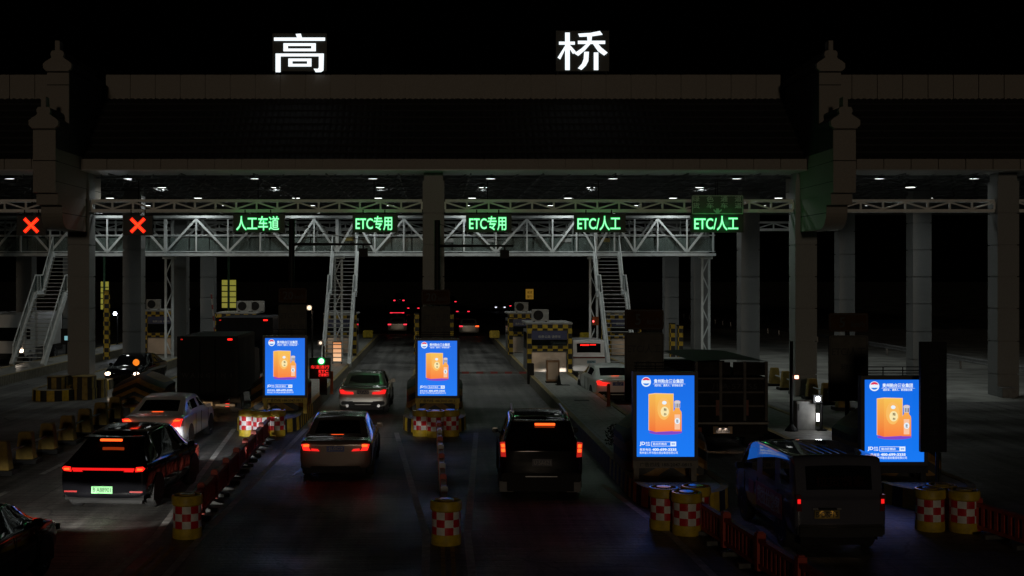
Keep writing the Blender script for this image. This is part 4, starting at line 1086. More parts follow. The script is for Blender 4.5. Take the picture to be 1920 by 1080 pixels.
m = MB(); m.box(-.45, .45, 0, .06, Z(561, 16), Z(542, 16)); m.build('panel', emit('yellow_sign_far', (.30, .16, .02), .5, (.3, .2, .03)), o); m = MB(); m.tube((0, .1, 0), (0, .1, Z(543, 16)), .05, 8); m.build('post', M_dark, o)
text('lettering', '减速', .6, .3, M_ink, o, (0, -.006, Z(548, 16)), depth=.005); text('lettering', '慢行', .6, .3, M_ink, o, (0, -.006, Z(556, 16)), depth=.005)
o = thing('orange_box', 'orange box with a small red lamp left of the right hand staircase', 'signal box', (X(1117, 33), D(33), IH))
m = MB(); m.box(-.17, .17, 0, .2, Z(610, 33)-IH, Z(594, 33)-IH); m.build('case', M_orange, o, bevel=.01); m = MB(); m.tube((0, .1, 0), (0, .1, Z(610, 33)-IH), .05, 8); m.build('post', M_dark, o)
m = MB(); m.box(-.18, -.1, -.03, 0, Z(604, 33)-IH, Z(601, 33)-IH); m.build('lens', emit('tiny_red', (1, .1, .1), 4), o)
o = thing('booth_screen', 'small pale screen glowing behind the leftmost staircase', 'screen', (X(124, 31), D(31), IH))
m = MB(); m.box(-.32, .28, 0, .08, Z(646, 31)-IH, Z(616, 31)-IH); m.build('case', M_dark, o); m = MB(); m.box(-.1, .12, -.012, 0, Z(638, 31)-IH, Z(630, 31)-IH); m.build('glass', emit('screen_cyan', (.25, .55, .6), .7), o); m = MB(); m.tube((0, .05, 0), (0, .05, Z(646, 31)-IH), .05, 8); m.build('post', M_dark, o)
# guard rail on the right
o = thing('guardrail', 'long steel guardrail beyond the right hand pillars', 'guardrail', (30.2, 100, 0))
m = MB(); a, b = Vector((1.5, 60, 0)), Vector((-1.6, -48, 0))
prof = [(0, .45), (.05, .50), (.0, .56), (0, .62), (.05, .68), (0, .75)]
for (p, q) in zip(prof[:-1], prof[1:]): m.add([(a.x-p[0], a.y, p[1]), (b.x-p[0], b.y, p[1]), (b.x-q[0], b.y, q[1]), (a.x-q[0], a.y, q[1])], [(0, 1, 2, 3)])
m.build('rail', M_guard, o)
for i in range(28):
    f = i/27; p = a.lerp(b, f); q = MB(); q.box(p.x+.03, p.x+.13, p.y-.06, p.y+.06, 0, .72); q.build('post', M_guard, o)
o = thing('utility_box', 'low grey box at the foot of the rightmost front pillar', 'utility box', (X(1888, 44.4), D(44.4), 0))
m = MB(); m.box(-.3, .3, -.25, .25, 0, .38); m.build('case', M_grey, o, bevel=.02); m = MB(); m.box(-.32, .32, -.27, .27, .38, .43); m.build('lid', M_grey, o)
# small dark shrub on the paved island
o = thing('shrub', 'small dark shrub beside the large display on the paved island', 'shrub', (5.0, 33.2, IH))
m = MB(); 
for i in range(5): m.tube((0, 0, 0), (random.uniform(-.25, .25), random.uniform(-.2, .2), .55), .015, 6, .006)
m.build('stem', mat('bark', (.05, .035, .02), .9), o)
m = MB()
for i in range(420):
    a, b_ = random.uniform(0, 2*pi), random.random(); r = .38*b_**.5; c = Vector((r*cos(a), r*sin(a), .12+.6*random.random()*(1-.4*b_)))
    d = Vector((random.uniform(-1, 1), random.uniform(-1, 1), random.uniform(-.3, 1))).normalized()*.07; e = Vector((-d.y, d.x, .2)).normalized()*.022
    m.add([c-d*.2-e*.2, c+e, c+d, c-e], [(0, 1, 2, 3)])
m.build('foliage', mat('dark_leaf', (.03, .045, .02), .6), o)

# ------------------------------------------------------------------ vehicles
def wheel(parent, x, y, r, wd, rimm=None, side=1):
    m = MB(); prof = [(r*.62, -wd/2), (r*.9, -wd/2), (r, -wd*.32), (r, wd*.32), (r*.9, wd/2), (r*.62, wd/2)]
    m.lathe(prof, 28, (0, 0), 'x'); t = m.build('wheel', M_tyre, parent, True, loc=(x, y, r))
    q = MB(); q.lathe([(r*.62, side*wd*.46), (r*.58, side*wd*.40), (r*.2, side*wd*.28)], 28, (0, 0), 'x')
    for k in range(5):
        a = 2*pi*k/5; q.bar((side*wd*.40, r*.12*cos(a), r*.12*sin(a)), (side*wd*.44, r*.6*cos(a), r*.6*sin(a)), .03, .07)
    q.lathe([(r*.16, side*wd*.45), (0, side*wd*.46)], 12, (0, 0), 'x')
    q.build('rim', rimm or M_rim, t)
    return t
def body_loft(stations, windows, paint, root, crown=.03, lev=2, wt=(.08, .90)):
    """stations: (y, w, zb, zs, wr, zr); one cage, subdivided, then split into body and panes by material"""
    vs = []; K = 11
    for (y, w, zb, zs, wr, zr) in stations:
        c = crown if zr-zs > .12 else .012
        half = [(0, zb), (w*.78, zb), (w*.97, zb+.07), (w, zb+(zs-zb)*.38), (w*.992, zs-(zs-zb)*.2), (w*.97, zs)]
        ws = w*.955
        half += [(ws+(wr-ws)*wt[0], zs+(zr-zs)*wt[0]+.008), (ws+(wr-ws)*wt[1], zs+(zr-zs)*(wt[1]-.02)), (wr, zr), (wr*.90, zr+c*.7), (0, zr+c*1.6)]
        for x, z in half: vs.append((x, y, z))
        for x, z in half[1:-1]: vs.append((-x, y, z))
    per = 2*K-2
    def vi(st, k, sd): return st*per+(k if sd == 0 or k in (0, K-1) else K+k-1)
    fs = []; mi = []
    for s_ in range(len(stations)-1):
        for sd in (0, 1):
            for k in range(K-1):
                q = [vi(s_, k, sd), vi(s_+1, k, sd), vi(s_+1, k+1, sd), vi(s_, k+1, sd)]
                fs.append(q if sd == 0 else q[::-1])
                w_ = 0
                if k == 9 and s_ == windows.get('windshield'): w_ = 1
                if k == 9 and s_ == windows.get('rear'): w_ = 2
                if k == 6 and s_ in windows.get('side', ()): w_ = 3+sd
                mi.append(w_)
    for st, flip in ((0, 0), (len(stations)-1, 1)):
        for k in range(K-1):
            q = [vi(st, k, 0), vi(st, k+1, 0), vi(st, k+1, 1), vi(st, k, 1)]
            q = [a for i, a in enumerate(q) if a not in q[:i]]
            fs.append(q if not flip else q[::-1]); mi.append(0)
    me = bpy.data.meshes.new('cage'); me.from_pydata(vs, [], fs); me.update()
    for i in range(5): me.materials.append(paint)
    for p, k in zip(me.polygons, mi): p.material_index = k
    bm = bmesh.new(); bm.from_mesh(me); bmesh.ops.recalc_face_normals(bm, faces=bm.faces); bm.to_mesh(me); bm.free()
    o = bpy.data.objects.new('cage', me); col.objects.link(o); md = o.modifiers.new('s', 'SUBSURF'); md.levels = lev; md.render_levels = lev
    dg = bpy.context.evaluated_depsgraph_get(); full = bpy.data.meshes.new_from_object(o.evaluated_get(dg))
    bpy.data.objects.remove(o)
    names = ['body', 'windshield', 'rear_window', 'side_window', 'side_window']
    body = None
    for k, nm in enumerate(names):
        b = bmesh.new(); b.from_mesh(full)
        bmesh.ops.delete(b, geom=[f for f in b.faces if f.material_index != k], context='FACES')
        if not b.faces: b.free(); continue
        for f in b.faces: f.material_index = 0; f.smooth = True
        m2 = bpy.data.meshes.new(nm); b.to_mesh(m2); b.free(); m2.materials.clear(); m2.materials.append(paint if k == 0 else M_glass)
        x = link(nm, m2, root)
        if k == 0: body = x
    bpy.data.meshes.remove(full)
    return body
def lens(root, name, poly, y, mt, thick=.06, rz=0, pivot=None):
    cx = sum(p[0] for p in poly)/len(poly)
    m = MB(); m.prism_y([(x-cx, z) for x, z in poly], -.0, thick)
    return m.build(name, mt, root, loc=(cx, y, 0), rot=(0, 0, rz))
def rect(x0, x1, z0, z1, sl=0): return [(x0, z0), (x1, z0), (x1+sl, z1), (x0+sl, z1)]
def mir(p): return [(-x, z) for x, z in reversed(p)]
def plate(root, x, y, z, colr, txt, inkc=None, wd=.44, h=.14, lit=0):
    pm = colr if not isinstance(colr, tuple) else mat('plate_%02d%02d%02d' % tuple(int(c*99) for c in colr), colr, .35, amt=.1)
    m = MB(); m.box(-wd/2, wd/2, 0, .012, -h/2, h/2); p = m.build('number_plate', pm, root, loc=(x, y, z))
    text('plate_lettering', txt, wd*.86, h*.62, inkc or M_acw, p, (0, -.003, 0), depth=.004, bold=.01)
    if lit:
        hb = MB(); hb.box(-wd*.35, wd*.35, -.05, .0, h*.62, h*.78); hb.build('plate_lamp', M_black, p)
        for dx in (-wd*.2, wd*.2): spot_light('plate_light', p, (dx, -.045, h*.58), (dx, .0, -h*.5), lit, (1, .62, .36), 100, .6, .01)
    return p
def mirrors(root, x, y, z, paint):
    for sx in (-1, 1):
        m = MB(); m.box(sx*x-.02, sx*x+.02, y-.02, y+.02, z-.08, z); c = MB()
        c.v = []
        m.box(min(sx*(x+.01), sx*(x+.17)), max(sx*(x+.01), sx*(x+.17)), y-.05, y+.06, z-.05, z+.08)
        m.build('mirror', paint, root, bevel=.03)
def handles(root, w, pts, mt):
    for y, z in pts:
        for sx in (-1, 1):
            m = MB(); m.box(sx*w-.014, sx*w+.014, y, y+.2, z, z+.03); m.build('door_handle', mt, root, bevel=.006)
def seams(root, w, ys, z0, z1):
    for y in ys:
        for sx in (-1, 1):
            m = MB(); m.box(sx*w-.006, sx*w+.006, y, y+.012, z0, z1); m.build('door_seam', M_seam, root)
def arches(root, w, ys, r):
    for y in ys:
        for sx in (-1, 1):
            m = MB(); n = 20; pts = [(y+r*cos(pi*i/n-0), max(.2, r*.86+r*sin(pi*i/n))) for i in range(n+1)]+[(y-r, .2), (y+r, .2)]
            m.prism_x(pts, sx*w-.02 if sx > 0 else sx*w, sx*w if sx > 0 else sx*w+.02); m.build('wheel_arch', M_black, root)
def headbeams(root, L, w, z, power, colr=(1, .95, .86), down=0, wide=4.2):
    """low beams: a wide flat cone below the horizon plus a flatter, stronger one reaching far"""
    for sx in (-1, 1):
        for ang, pw_, tilt, sx_ in ((15, power, 7.3, wide), (6.5, power*1.6, 3.3, wide*.9)):
            l = spot_light('headlight_beam', root, (sx*w*.72, L+.08, z), (sx*w*.72, L+12, z-12*math.tan(R(tilt)+down)), pw_, colr, ang, .35)
            l.scale = (sx_, 1, 1)
def underbody(root, L, w):
    m = MB(); m.box(-w*.8, w*.8, .25, L-.3, .16, .4); m.build('underbody', M_black, root)

def tail_spill(root, xs, z, power, y=-.22, colr=(1, .02, .012)):
    for x in xs: point_light('tail_light_spill', root, (x, y, z), power*.13, colr, .06)
SEDAN = [(0, .82, .36, .84, .72, .87), (.05, .895, .27, .93, .79, .975), (.32, .915, .22, .955, .80, 1.0), (.60, .92, .2, .965, .79, 1.015),
         (1.42, .92, .19, .975, .66, 1.385), (1.62, .92, .19, .975, .665, 1.42), (2.32, .92, .19, .965, .67, 1.445), (2.44, .92, .19, .96, .67, 1.445), (3.0, .92, .19, .95, .65, 1.40), (3.70, .92, .19, .94, .70, .965), (4.15, .91, .2, .88, .68, .905), (4.62, .875, .24, .75, .6, .79), (4.84, .74, .32, .6, .5, .64)]
def sedan(label, loc, rz, paint, tail, pl, head=None, scale=1.0, inner=None):
    o = thing('sedan', label, 'car', loc, rz, 'cars queueing at the toll gates'); o.scale = (scale,)*3
    body_loft(SEDAN, {'windshield': 8, 'rear': 3, 'side': (4, 5, 7, 8)}, paint, o)
    for y in (1.02, 3.86):
        for sx in (-1, 1): wheel(o, sx*.80, y, .325, .22, None, sx)
    arches(o, .926, (1.02, 3.86), .37); underbody(o, 4.84, .92)
    mirrors(o, .86, 3.32, .98, paint); handles(o, .905, ((1.75, .84), (2.6, .83)), paint); seams(o, .921, (1.66, 2.42, 3.42), .3, .93)
    m = MB(); m.box(-.62, .62, -.02, .1, .20, .36); m.build('diffuser', M_black, o, bevel=.02)
    tail(o)
    plate(o, *pl)
    if head: head(o)
    return o
def tail_bars(o):      # upright outer block with an inner lower blade
    for f in (lambda p: p, mir):
        lens(o, 'tail_lamp', f([(.62, .745), (.80, .76), (.845, .90), (.70, .915), (.66, .80)]), -.015, E_brake, .14, 0)
        lens(o, 'tail_lamp_inner', f([(.40, .735), (.605, .745), (.60, .80), (.44, .785)]), -.03, E_tail, .1)
        lens(o, 'brake_core', f(rect(.66, .80, .845, .905)), -.026, E_core, .08)
    m = MB(); m.box(-.16, .16, .62, .66, 1.035, 1.075); m.build('high_brake_light', E_core, o)
    m = MB(); m.lathe([(0, 0), (.05, 0), (.05, .02)], 16); m.v = [(x, z-.0, y+.83) for x, y, z in m.v]; m.build('badge', M_rim, o)
def tail_blades(o):    # wide flat L lamps
    for f in (lambda p: p, mir):
        lens(o, 'tail_lamp', f([(.34, .755), (.60, .75), (.82, .775), (.865, .915), (.75, .935), (.63, .855), (.36, .835)]), -.03, E_tail, .14)
    m = MB(); m.box(-.8, .8, -.025, .1, .36, .50); m.build('bumper_inset', M_black, o, bevel=.03)
    for sx in (-1, 1):
        m = MB(); m.tube((sx*.58, -.06, .33), (sx*.58, .1, .33), .055, 14); m.build('exhaust', M_rim, o)
    m = MB(); m.lathe([(0, 0), (.045, 0), (.045, .02)], 16); m.v = [(x, z-.0, y+.88) for x, y, z in m.v]; m.build('badge', M_rim, o)
def tail_wedge(o):     # tall slanted wedges
    for f in (lambda p: p, mir):
        lens(o, 'tail_lamp', f([(.50, .68), (.82, .71), (.875, .92), (.70, .935), (.64, .84)]), -.035, E_brake, .16)
        lens(o, 'brake_core', f([(.62, .855), (.82, .865), (.835, .905), (.68, .915)]), -.045, E_core, .08)
    m = MB(); m.box(-.17, .17, .62, .66, 1.04, 1.08); m.build('high_brake_light', E_core, o)
def hd(power, colr=(1, .95, .86), **k):
    def f(o): headbeams(o, 4.84, .9, .66, power, colr, **k)
    return f
P_beige = mat('beige_grey_paint', (.20, .16, .138), .25, .35, noise=1.5, amt=.06, coat=.8)
P_silver = mat('pale_silver_paint', (.46, .46, .43), .25, .3, noise=1.5, amt=.06, coat=.8)
P_white = mat('white_car_paint', (.84, .84, .83), .3, noise=1.5, amt=.05, coat=.8)
P_black = mat('black_car_paint', (.004, .004, .005), .05, noise=1.5, amt=.05)
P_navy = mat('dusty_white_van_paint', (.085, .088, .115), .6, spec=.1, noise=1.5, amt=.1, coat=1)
BLUEP = (.03, .06, .30)
s2 = sedan('beige grey sedan braking, nearest in the lane left of the central barrel', (-2.47, D(75.3), 0), 0, P_beige, tail_bars, (0, -.012, .79, BLUEP, '·JL0C2'), hd(90))
s1 = sedan('pale silver sedan with wide red lamps, ahead of the beige sedan', (-2.65, D(50.8), 0), R(-1), P_silver, tail_blades, (0, -.012, .83, (.05, .06, .12), '·U·A5'), hd(30), )
s3 = sedan('white sedan with slanted lamps ahead of the black electric car', (-8.25, D(64.2), 0), R(-1.5), P_white, tail_wedge, (0, -.012, .76, (.35, .55, .35), '·A8068', M_ink), hd(90, (1, .62, .3), down=.015))
s4 = sedan('white sedan behind the white van, half hidden by the large display', (7.35, D(46.8), 0), R(3), P_white, tail_blades, (0, -.012, .8, BLUEP, '·E7'), hd(80))
for ch in [c for c in s4.children if c.name.startswith('tail_lamp')]: ch.data.materials[0] = E_brake
m = MB(); m.box(-.15, .15, .62, .66, 1.04, 1.08); m.build('high_brake_light', E_core, s4)

tail_spill(s2, (-.74, .74), .85, 1.6); tail_spill(s1, (-.7, .7), .85, 1.2); tail_spill(s3, (-.74, .74), .85, 1.6); tail_spill(s4, (-.7, .7), .85, 1.6)
# black electric car with full width light bar
EV = [(0, .86, .40, .93, .80, .955), (.05, .94, .31, 1.0, .85, 1.035), (.14, .955, .24, 1.03, .84, 1.07), (.80, .965, .22, 1.04, .62, 1.50), (1.05, .97, .22, 1.04, .63, 1.58), (1.25, .97, .22, 1.035, .64, 1.60), (2.28, .97, .21, 1.02, .66, 1.635), (2.40, .97, .21, 1.01, .66, 1.635), (3.05, .97, .21, 1.0, .64, 1.59), (3.78, .965, .21, .98, .74, 1.02), (4.2, .955, .22, .95, .7, .98), (4.62, .92, .26, .84, .64, .88), (4.82, .78, .34, .66, .52, .7)]
ev = thing('electric_car', 'black electric car with a full width red light bar and green number plate', 'car', (-7.12, D(87.3), 0), R(-4), 'cars queueing at the toll gates')
body_loft(EV, {'windshield': 8, 'rear': 2, 'side': (4, 5, 7, 8)}, P_black, ev)
for y in (.84, 3.78):
    for sx in (-1, 1): wheel(ev, sx*.84, y, .36, .25, mat('dark_alloy', (.05, .05, .05), .3, .8), sx)
arches(ev, .976, (.84, 3.78), .41); underbody(ev, 4.82, .97); mirrors(ev, .92, 3.35, 1.05, P_black)
handles(ev, .955, ((1.7, .86), (2.75, .85)), M_black); seams(ev, .971, (1.4, 2.38, 3.45), .32, .98)
lens(ev, 'light_bar', rect(-.68, .68, .915, .965), -.018, E_tail, .09)
for f in (lambda p: p, mir):
    lens(ev, 'tail_lamp', f([(.70, .885), (.86, .90), (.905, .955), (.86, .995), (.72, .985)]), .0, E_brake, .12)
    lens(ev, 'brake_core', f([(.735, .915), (.85, .92), (.87, .955), (.75, .965)]), -.008, E_core, .08)
    lens(ev, 'tail_lamp_inner', f([(.45, .885), (.66, .885), (.66, .912), (.47, .912)]), -.014, E_tail, .06)
    lens(ev, 'rear_reflector', f(rect(.58, .86, .44, .475)), .0, mat('reflector_red', (.25, .01, .01), .25), .08)
m = MB(); m.box(-.24, .24, .505, .56, 1.475, 1.52); m.build('high_brake_light', E_core, ev)
m = MB(); m.box(-.64, .64, .52, .95, 1.525, 1.565); m.build('roof_spoiler', P_black, ev, bevel=.015)
m = MB(); m.box(-.93, .93, -.0, .45, .27, .40); m.build('rear_bumper', mat('satin_grey_trim', (.010, .010, .010), .8, spec=.08), ev, bevel=.09)
plate(ev, -.02, -.03, .50, (.16, .50, .18), 'B·A88901', M_ink, .46, .155)
for i, ch in enumerate('SEAL'[:0]): pass
headbeams(ev, 4.82, .92, .72, 420, (.95, .97, 1))
tail_spill(ev, (-.8, 0, .8), .95, 1.3)
# black jeep-like off-road car
JP = [(0, .90, .46, 1.08, .86, 1.10), (.05, .935, .42, 1.12, .88, 1.16), (.10, .945, .40, 1.14, .86, 1.19), (.36, .95, .38, 1.15, .68, 1.68), (.58, .95, .36, 1.15, .69, 1.77), (.85, .955, .36, 1.15, .70, 1.80), (1.9, .955, .36, 1.14, .705, 1.83), (2.02, .955, .36, 1.14, .705, 1.83), (2.85, .955, .36, 1.12, .68, 1.78), (3.45, .95, .36, 1.11, .82, 1.14), (4.0, .945, .38, 1.08, .80, 1.11), (4.55, .92, .42, 1.0, .76, 1.03), (4.75, .82, .48, .85, .6, .88)]
jp = thing('off_road_car', 'black off road car with stacked red lamps in the lane right of centre', 'car', (2.42, D(82.6), 0), R(-2.0), 'cars queueing at the toll gates')
body_loft(JP, {'windshield': 8, 'rear': 2, 'side': (4, 5, 7, 8)}, P_black, jp)
for y in (1.02, 3.8):
    for sx in (-1, 1): wheel(jp, sx*.80, y, .38, .27, None, sx)
arches(jp, .96, (1.02, 3.8), .44); underbody(jp, 4.7, .95); mirrors(jp, .91, 3.1, 1.2, P_black); handles(jp, .945, ((1.5, 1.0), (2.4, .98)), M_black); seams(jp, .956, (.95, 1.95, 2.95), .45, 1.08)
for f in (lambda p: p, mir):
    lens(jp, 'tail_lamp', f([(.80, .98), (.915, .99), (.935, 1.30), (.82, 1.31)]), .0, E_taildim, .14)
    lens(jp, 'brake_core', f([(.825, 1.20), (.905, 1.20), (.915, 1.275), (.83, 1.28)]), -.012, E_core, .08); lens(jp, 'brake_core', f([(.82, 1.095), (.905, 1.095), (.91, 1.17), (.825, 1.175)]), -.012, E_core, .08)
m = MB(); m.box(-.13, .33, .30, .36, 1.665, 1.71); m.build('high_brake_light', E_core, jp)
m = MB(); m.box(-.66, .66, .26, .62, 1.755, 1.785); m.build('roof_spoiler', P_black, jp, bevel=.015)
for sx in (-1, 1):
    m = MB(); m.tube((sx*.62, .75, 1.92), (sx*.60, 2.75, 1.91), .025, 8)
    for y in (.8, 1.7, 2.7): m.tube((sx*.61, y, 1.80), (sx*.61, y, 1.92), .02, 8)
    m.build('roof_rail', M_rim, jp)
    m = MB(); m.box(sx*.78-.16, sx*.78+.16, .52, .55, .10, .34); m.build('mud_flap', mat('grey_rubber', (.16, .16, .16), .6), jp)
m = MB(); m.box(-.9, .9, -.06, .2, .42, .62); m.build('rear_bumper', M_black, jp, bevel=.03); m = MB(); m.box(-.36, .36, -.075, .0, .54, .56); m.build('chrome_strip', M_rim, jp)
plate(jp, .02, -.035, .86, (.05, .055, .08), 'U·5A621', M_grey, .44, .15)
tail_spill(jp, (-.88, .88), 1.18, 2.2); tail_spill(jp, (1.08,), 1.18, 1.2, .1, (1, .2, .03))
# white van and minibus
VAN = [(0, .79, .40, .98, .76, 1.0), (.04, .83, .34, 1.02, .785, 1.05), (.08, .84, .32, 1.03, .78, 1.09), (.16, .845, .30, 1.03, .79, 1.68), (.24, .848, .28, 1.03, .80, 1.755), (.32, .85, .28, 1.03, .805, 1.765), (1.07, .85, .27, 1.03, .81, 1.765), (1.10, .85, .27, 1.03, .81, 1.77), (2.32, .85, .27, 1.03, .81, 1.77), (2.36, .85, .27, 1.03, .81, 1.765), (3.25, .85, .27, 1.02, .79, 1.71), (4.0, .845, .28, 1.0, .75, 1.03), (4.2, .82, .32, .93, .67, .96), (4.4, .70, .40, .75, .5, .78)]
VN_SCALE = 1.07
vn = thing('van', 'white van with red light stripe in its rear window, ahead of a half hidden sedan', 'van', (7.78, D(37.2), 0), 0, 'cars queueing at the toll gates')
body_loft(VAN, {'windshield': 10, 'rear': 2, 'side': (5, 7, 9, 10)}, P_white, vn, wt=(.02, .97))
for y in (.85, 3.45):
    for sx in (-1, 1): wheel(vn, sx*.74, y, .32, .2, None, sx)
arches(vn, .853, (.85, 3.45), .36); underbody(vn, 4.3, .82); mirrors(vn, .8, 3.45, 1.15, P_white)
m = MB(); m.box(-.42, .02, .12, .16, 1.52, 1.58); m.build('high_brake_light', E_brake, vn); m = MB(); m.box(.06, .36, .12, .16, 1.54, 1.58); m.build('high_brake_light', E_brake, vn)
lens(vn, 'lamp_band', rect(-.80, .80, .93, 1.0), -.015, mat('dark_red_lens', (.16, .01, .01), .25), .07)
m = MB(); m.box(-.82, .82, -.05, .15, .34, .60); m.build('rear_bumper', P_white, vn, bevel=.04)
vn.scale = (1, 1, VN_SCALE)
plate(vn, .12, -.02, .76, (.25, .45, .55), '·D7K', M_ink)
mb_ = thing('minibus', 'white minibus with red lettering on its side at lower right, plate lamp lit', 'minibus', (7.36, D(103.5), 0), R(1.2), 'cars queueing at the toll gates')
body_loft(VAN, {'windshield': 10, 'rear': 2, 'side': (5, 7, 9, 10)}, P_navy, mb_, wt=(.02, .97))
for y in (.85, 3.45):
    for sx in (-1, 1): wheel(mb_, sx*.75, y, .31, .2, None, sx)
arches(mb_, .853, (.85, 3.45), .37); underbody(mb_, 4.3, .82); mirrors(mb_, .8, 3.5, 1.12, M_black); seams(mb_, .851, (1.0, 2.36, 3.3), .32, 1.06); handles(mb_, .84, ((2.15, .92), (2.5, .92)), M_black)
rb = MB()
for i in range(9): x = -.56+i*.14; rb.box(x-.015, x+.015, .45, 2.3, 1.785-.03*abs(i-4)**2/16, 1.812-.03*abs(i-4)**2/16)
rb.build('roof_rib', P_navy, mb_)
for f in (lambda p: p, mir):
    lens(mb_, 'tail_lamp', f([(.71, .82), (.80, .82), (.81, 1.12), (.73, 1.12)]), -.0, mat('dark_red_lens', (.16, .01, .01), .25), .1); lens(mb_, 'tail_core', f(rect(.735, .79, .96, 1.04)), -.008, E_tail, .05)
m = MB(); m.box(-.80, .80, -.05, .15, .36, .58); m.build('rear_bumper', M_darkgrey, mb_, bevel=.04)
plate(mb_, -.26, -.025, .77, (.20, .15, .03), 'B·D8F15', M_ink, .46, .15, .22)
m = MB(); m.box(-.52, .0, -.03, -.005, .855, .885); m.build('plate_lamp_bar', E_plate and mat('plate_bar', (.2, .2, .2), .4), mb_)
m = MB(); m.box(-.859, -.853, .75, 2.45, .52, .99); sg = m.build('side_panel', mat('side_red_print', (.32, .03, .03), .5), mb_)
sgt = text('side_lettering', '货拉拉搬家', 1.5, .34, mat('side_white_print', (.5, .5, .5), .5), sg, (-.862, 1.6, .76), (0, 0, R(-90)), depth=.004, bold=.02)
m = MB(); m.box(-.859, -.853, 2.62, 2.95, .68, .94); m.build('door_panel', mat('side_red_print', (.32, .03, .03), .5), mb_)
text('window_lettering', '拉货搬家', .9, .2, mat('dim_red_print', (.022, .004, .004), .7, spec=.1), mb_, (0, .035, 1.36), (R(-12), 0, 0), depth=.004, bold=.01)
# near car at the lower left
nc = thing('sedan', 'black car entering at the lower left corner with its bonnet in view', 'car', (-7.6, D(105)-4.84, 0), R(-1), 'cars queueing at the toll gates')
body_loft(SEDAN, {'windshield': 8, 'rear': 3, 'side': (4, 5, 7, 8)}, P_black, nc)
for y in (1.02, 3.86):
    for sx in (-1, 1): wheel(nc, sx*.80, y, .325, .22, None, sx)
arches(nc, .926, (1.02, 3.86), .37); underbody(nc, 4.84, .92); mirrors(nc, .86, 3.32, .98, P_black); seams(nc, .921, (1.66, 2.42, 3.42), .3, .93)
for sx in (-1, 1): lens(nc, 'headlight', rect(sx*.72-.12, sx*.72+.12, .58, .68), 4.74, mat('headlight_glass', (.3, .3, .3), .1), .08)
headbeams(nc, 4.84, .9, .66, 620, (1, .98, .9))
# oncoming dark car
oc = thing('sedan', 'dark car facing the camera with headlights on, beside the amber signal', 'car', (-14.15, D(41.0)+4.84, 0), pi+R(-2), 'cars coming toward the camera')
body_loft(SEDAN, {'windshield': 8, 'rear': 3, 'side': (4, 5, 7, 8)}, P_black, oc)
for y in (1.02, 3.86):
    for sx in (-1, 1): wheel(oc, sx*.80, y, .325, .22, None, sx)
arches(oc, .926, (1.02, 3.86), .37); underbody(oc, 4.84, .92); mirrors(oc, .86, 3.32, .98, P_black)
for sx in (-1, 1):
    lens(oc, 'headlight', [(sx*.66+.12*cos(a*pi/5), .66+.075*sin(a*pi/5)) for a in range(10)], 4.73, E_head, .08)
lens(oc, 'fog_lamp', [(.62+.085*cos(a*pi/5), .36+.06*sin(a*pi/5)) for a in range(10)], 4.76, E_head, .08)
headbeams(oc, 4.84, .9, .62, 8, (1, .75, .5))
# trucks
def box_truck(label, loc, rz, wd, z0, z1, L, letters, paint, lampsx, extra=True):
    o = thing('box_truck', label, 'truck', loc, rz, 'trucks at the toll gates'); hw = wd/2
    b = MB(); b.box(-hw, hw, 0, L, z0, z1); bo = b.build('cargo_box', paint, o, bevel=.03)
    r = MB()
    for i in range(int(L/.28)):
        y = .2+i*.28
        for sx in (-1, 1): r.box(sx*hw-.012, sx*hw+.012, y, y+.1, z0+.1, z1-.1)
    r.build('side_rib', paint, bo)
    d = MB(); d.box(-.012, .012, -.012, .0, z0+.08, z1-.1); d.box(-hw+.04, hw-.04, -.012, 0, z1-.12, z1-.08)
    for sx in (-1, 1):
        d.tube((sx*.28, -.03, z0+.1), (sx*.28, -.03, z1-.15), .018, 8); d.box(sx*hw-.06, sx*hw+.06, -.015, .03, z0, z1)
    d.build('rear_door_frame', M_black, bo)
    if letters:
        for i, ch in enumerate(letters):
            text('box_lettering', ch, None, .17, mat('faded_lettering', (.055, .055, .055), .7, spec=.1), bo, (-hw*.78+i*(hw*1.6/(len(letters)-1)), -.008, z0+.78), depth=.006, bold=.012)
    c = MB(); c.box(-.42, .42, .1, L+1.4, z0-.28, z0-.02); c.box(-hw*.95, hw*.95, .02, .12, z0-.42, z0-.28); c.build('chassis', M_black, o)
    cb = MB(); cb.prism_x([(L+.15, .5), (L+2.0, .5), (L+2.05, 1.3), (L+1.75, 2.2), (L+.15, 2.25)], -hw*.92, hw*.92); cb.build('cab', paint, o, bevel=.05)
    cg = MB(); cg.box(-hw*.8, hw*.8, L+1.86, L+1.9, 1.4, 2.05); cg.build('windshield', M_glass, o, rot=None)
    for y in (L*.3, L+1.2):
        for sx in (-1, 1): wheel(o, sx*(hw-.2), y, .40, .26 if y > L else .42, M_grey, sx)
    for sx in lampsx:
        lens(o, 'tail_lamp', rect(sx-.07, sx+.07, z0-.36, z0-.25), .0, E_brake, .06)
    m = MB()
    m.box(hw*.7, hw*.86, -.03, .0, z1-.14, z1-.08); m.build('marker_lamp', E_brake, o)
    m = MB(); m.box(-hw*.93, -hw*.86, -.03, .0, z1-.13, z1-.09); m.build('marker_lamp', E_taildim, o)
    return o
P_box = mat('dark_box_paint', (.010, .0115, .0115), .6, spec=.12, noise=2, amt=.25)
P_box2 = mat('dark_blue_box_paint', (.011, .012, .018), .6, spec=.12, noise=2, amt=.25)
bt = box_truck('dark box truck with spaced capital letters on its rear doors', (-8.27, D(51.5), 0), R(-.5), 2.1, .72, 2.92, 4.3, 'WANGONI', P_box, (.72,))
plate(bt, -.05, -.02, .46, (.32, .30, .26), 'U8X60X', M_ink, .46, .16)
m = MB(); m.box(.3, 1.0, -.05, .02, .38, .46); m.build('lamp_bracket', M_grey, bt)
t2 = box_truck('dark blue box truck ahead of the lettered box truck', (-8.45, D(42.2), 0), 0, 2.4, .9, 3.28, 4.4, '', P_box2, (.62, -.62))
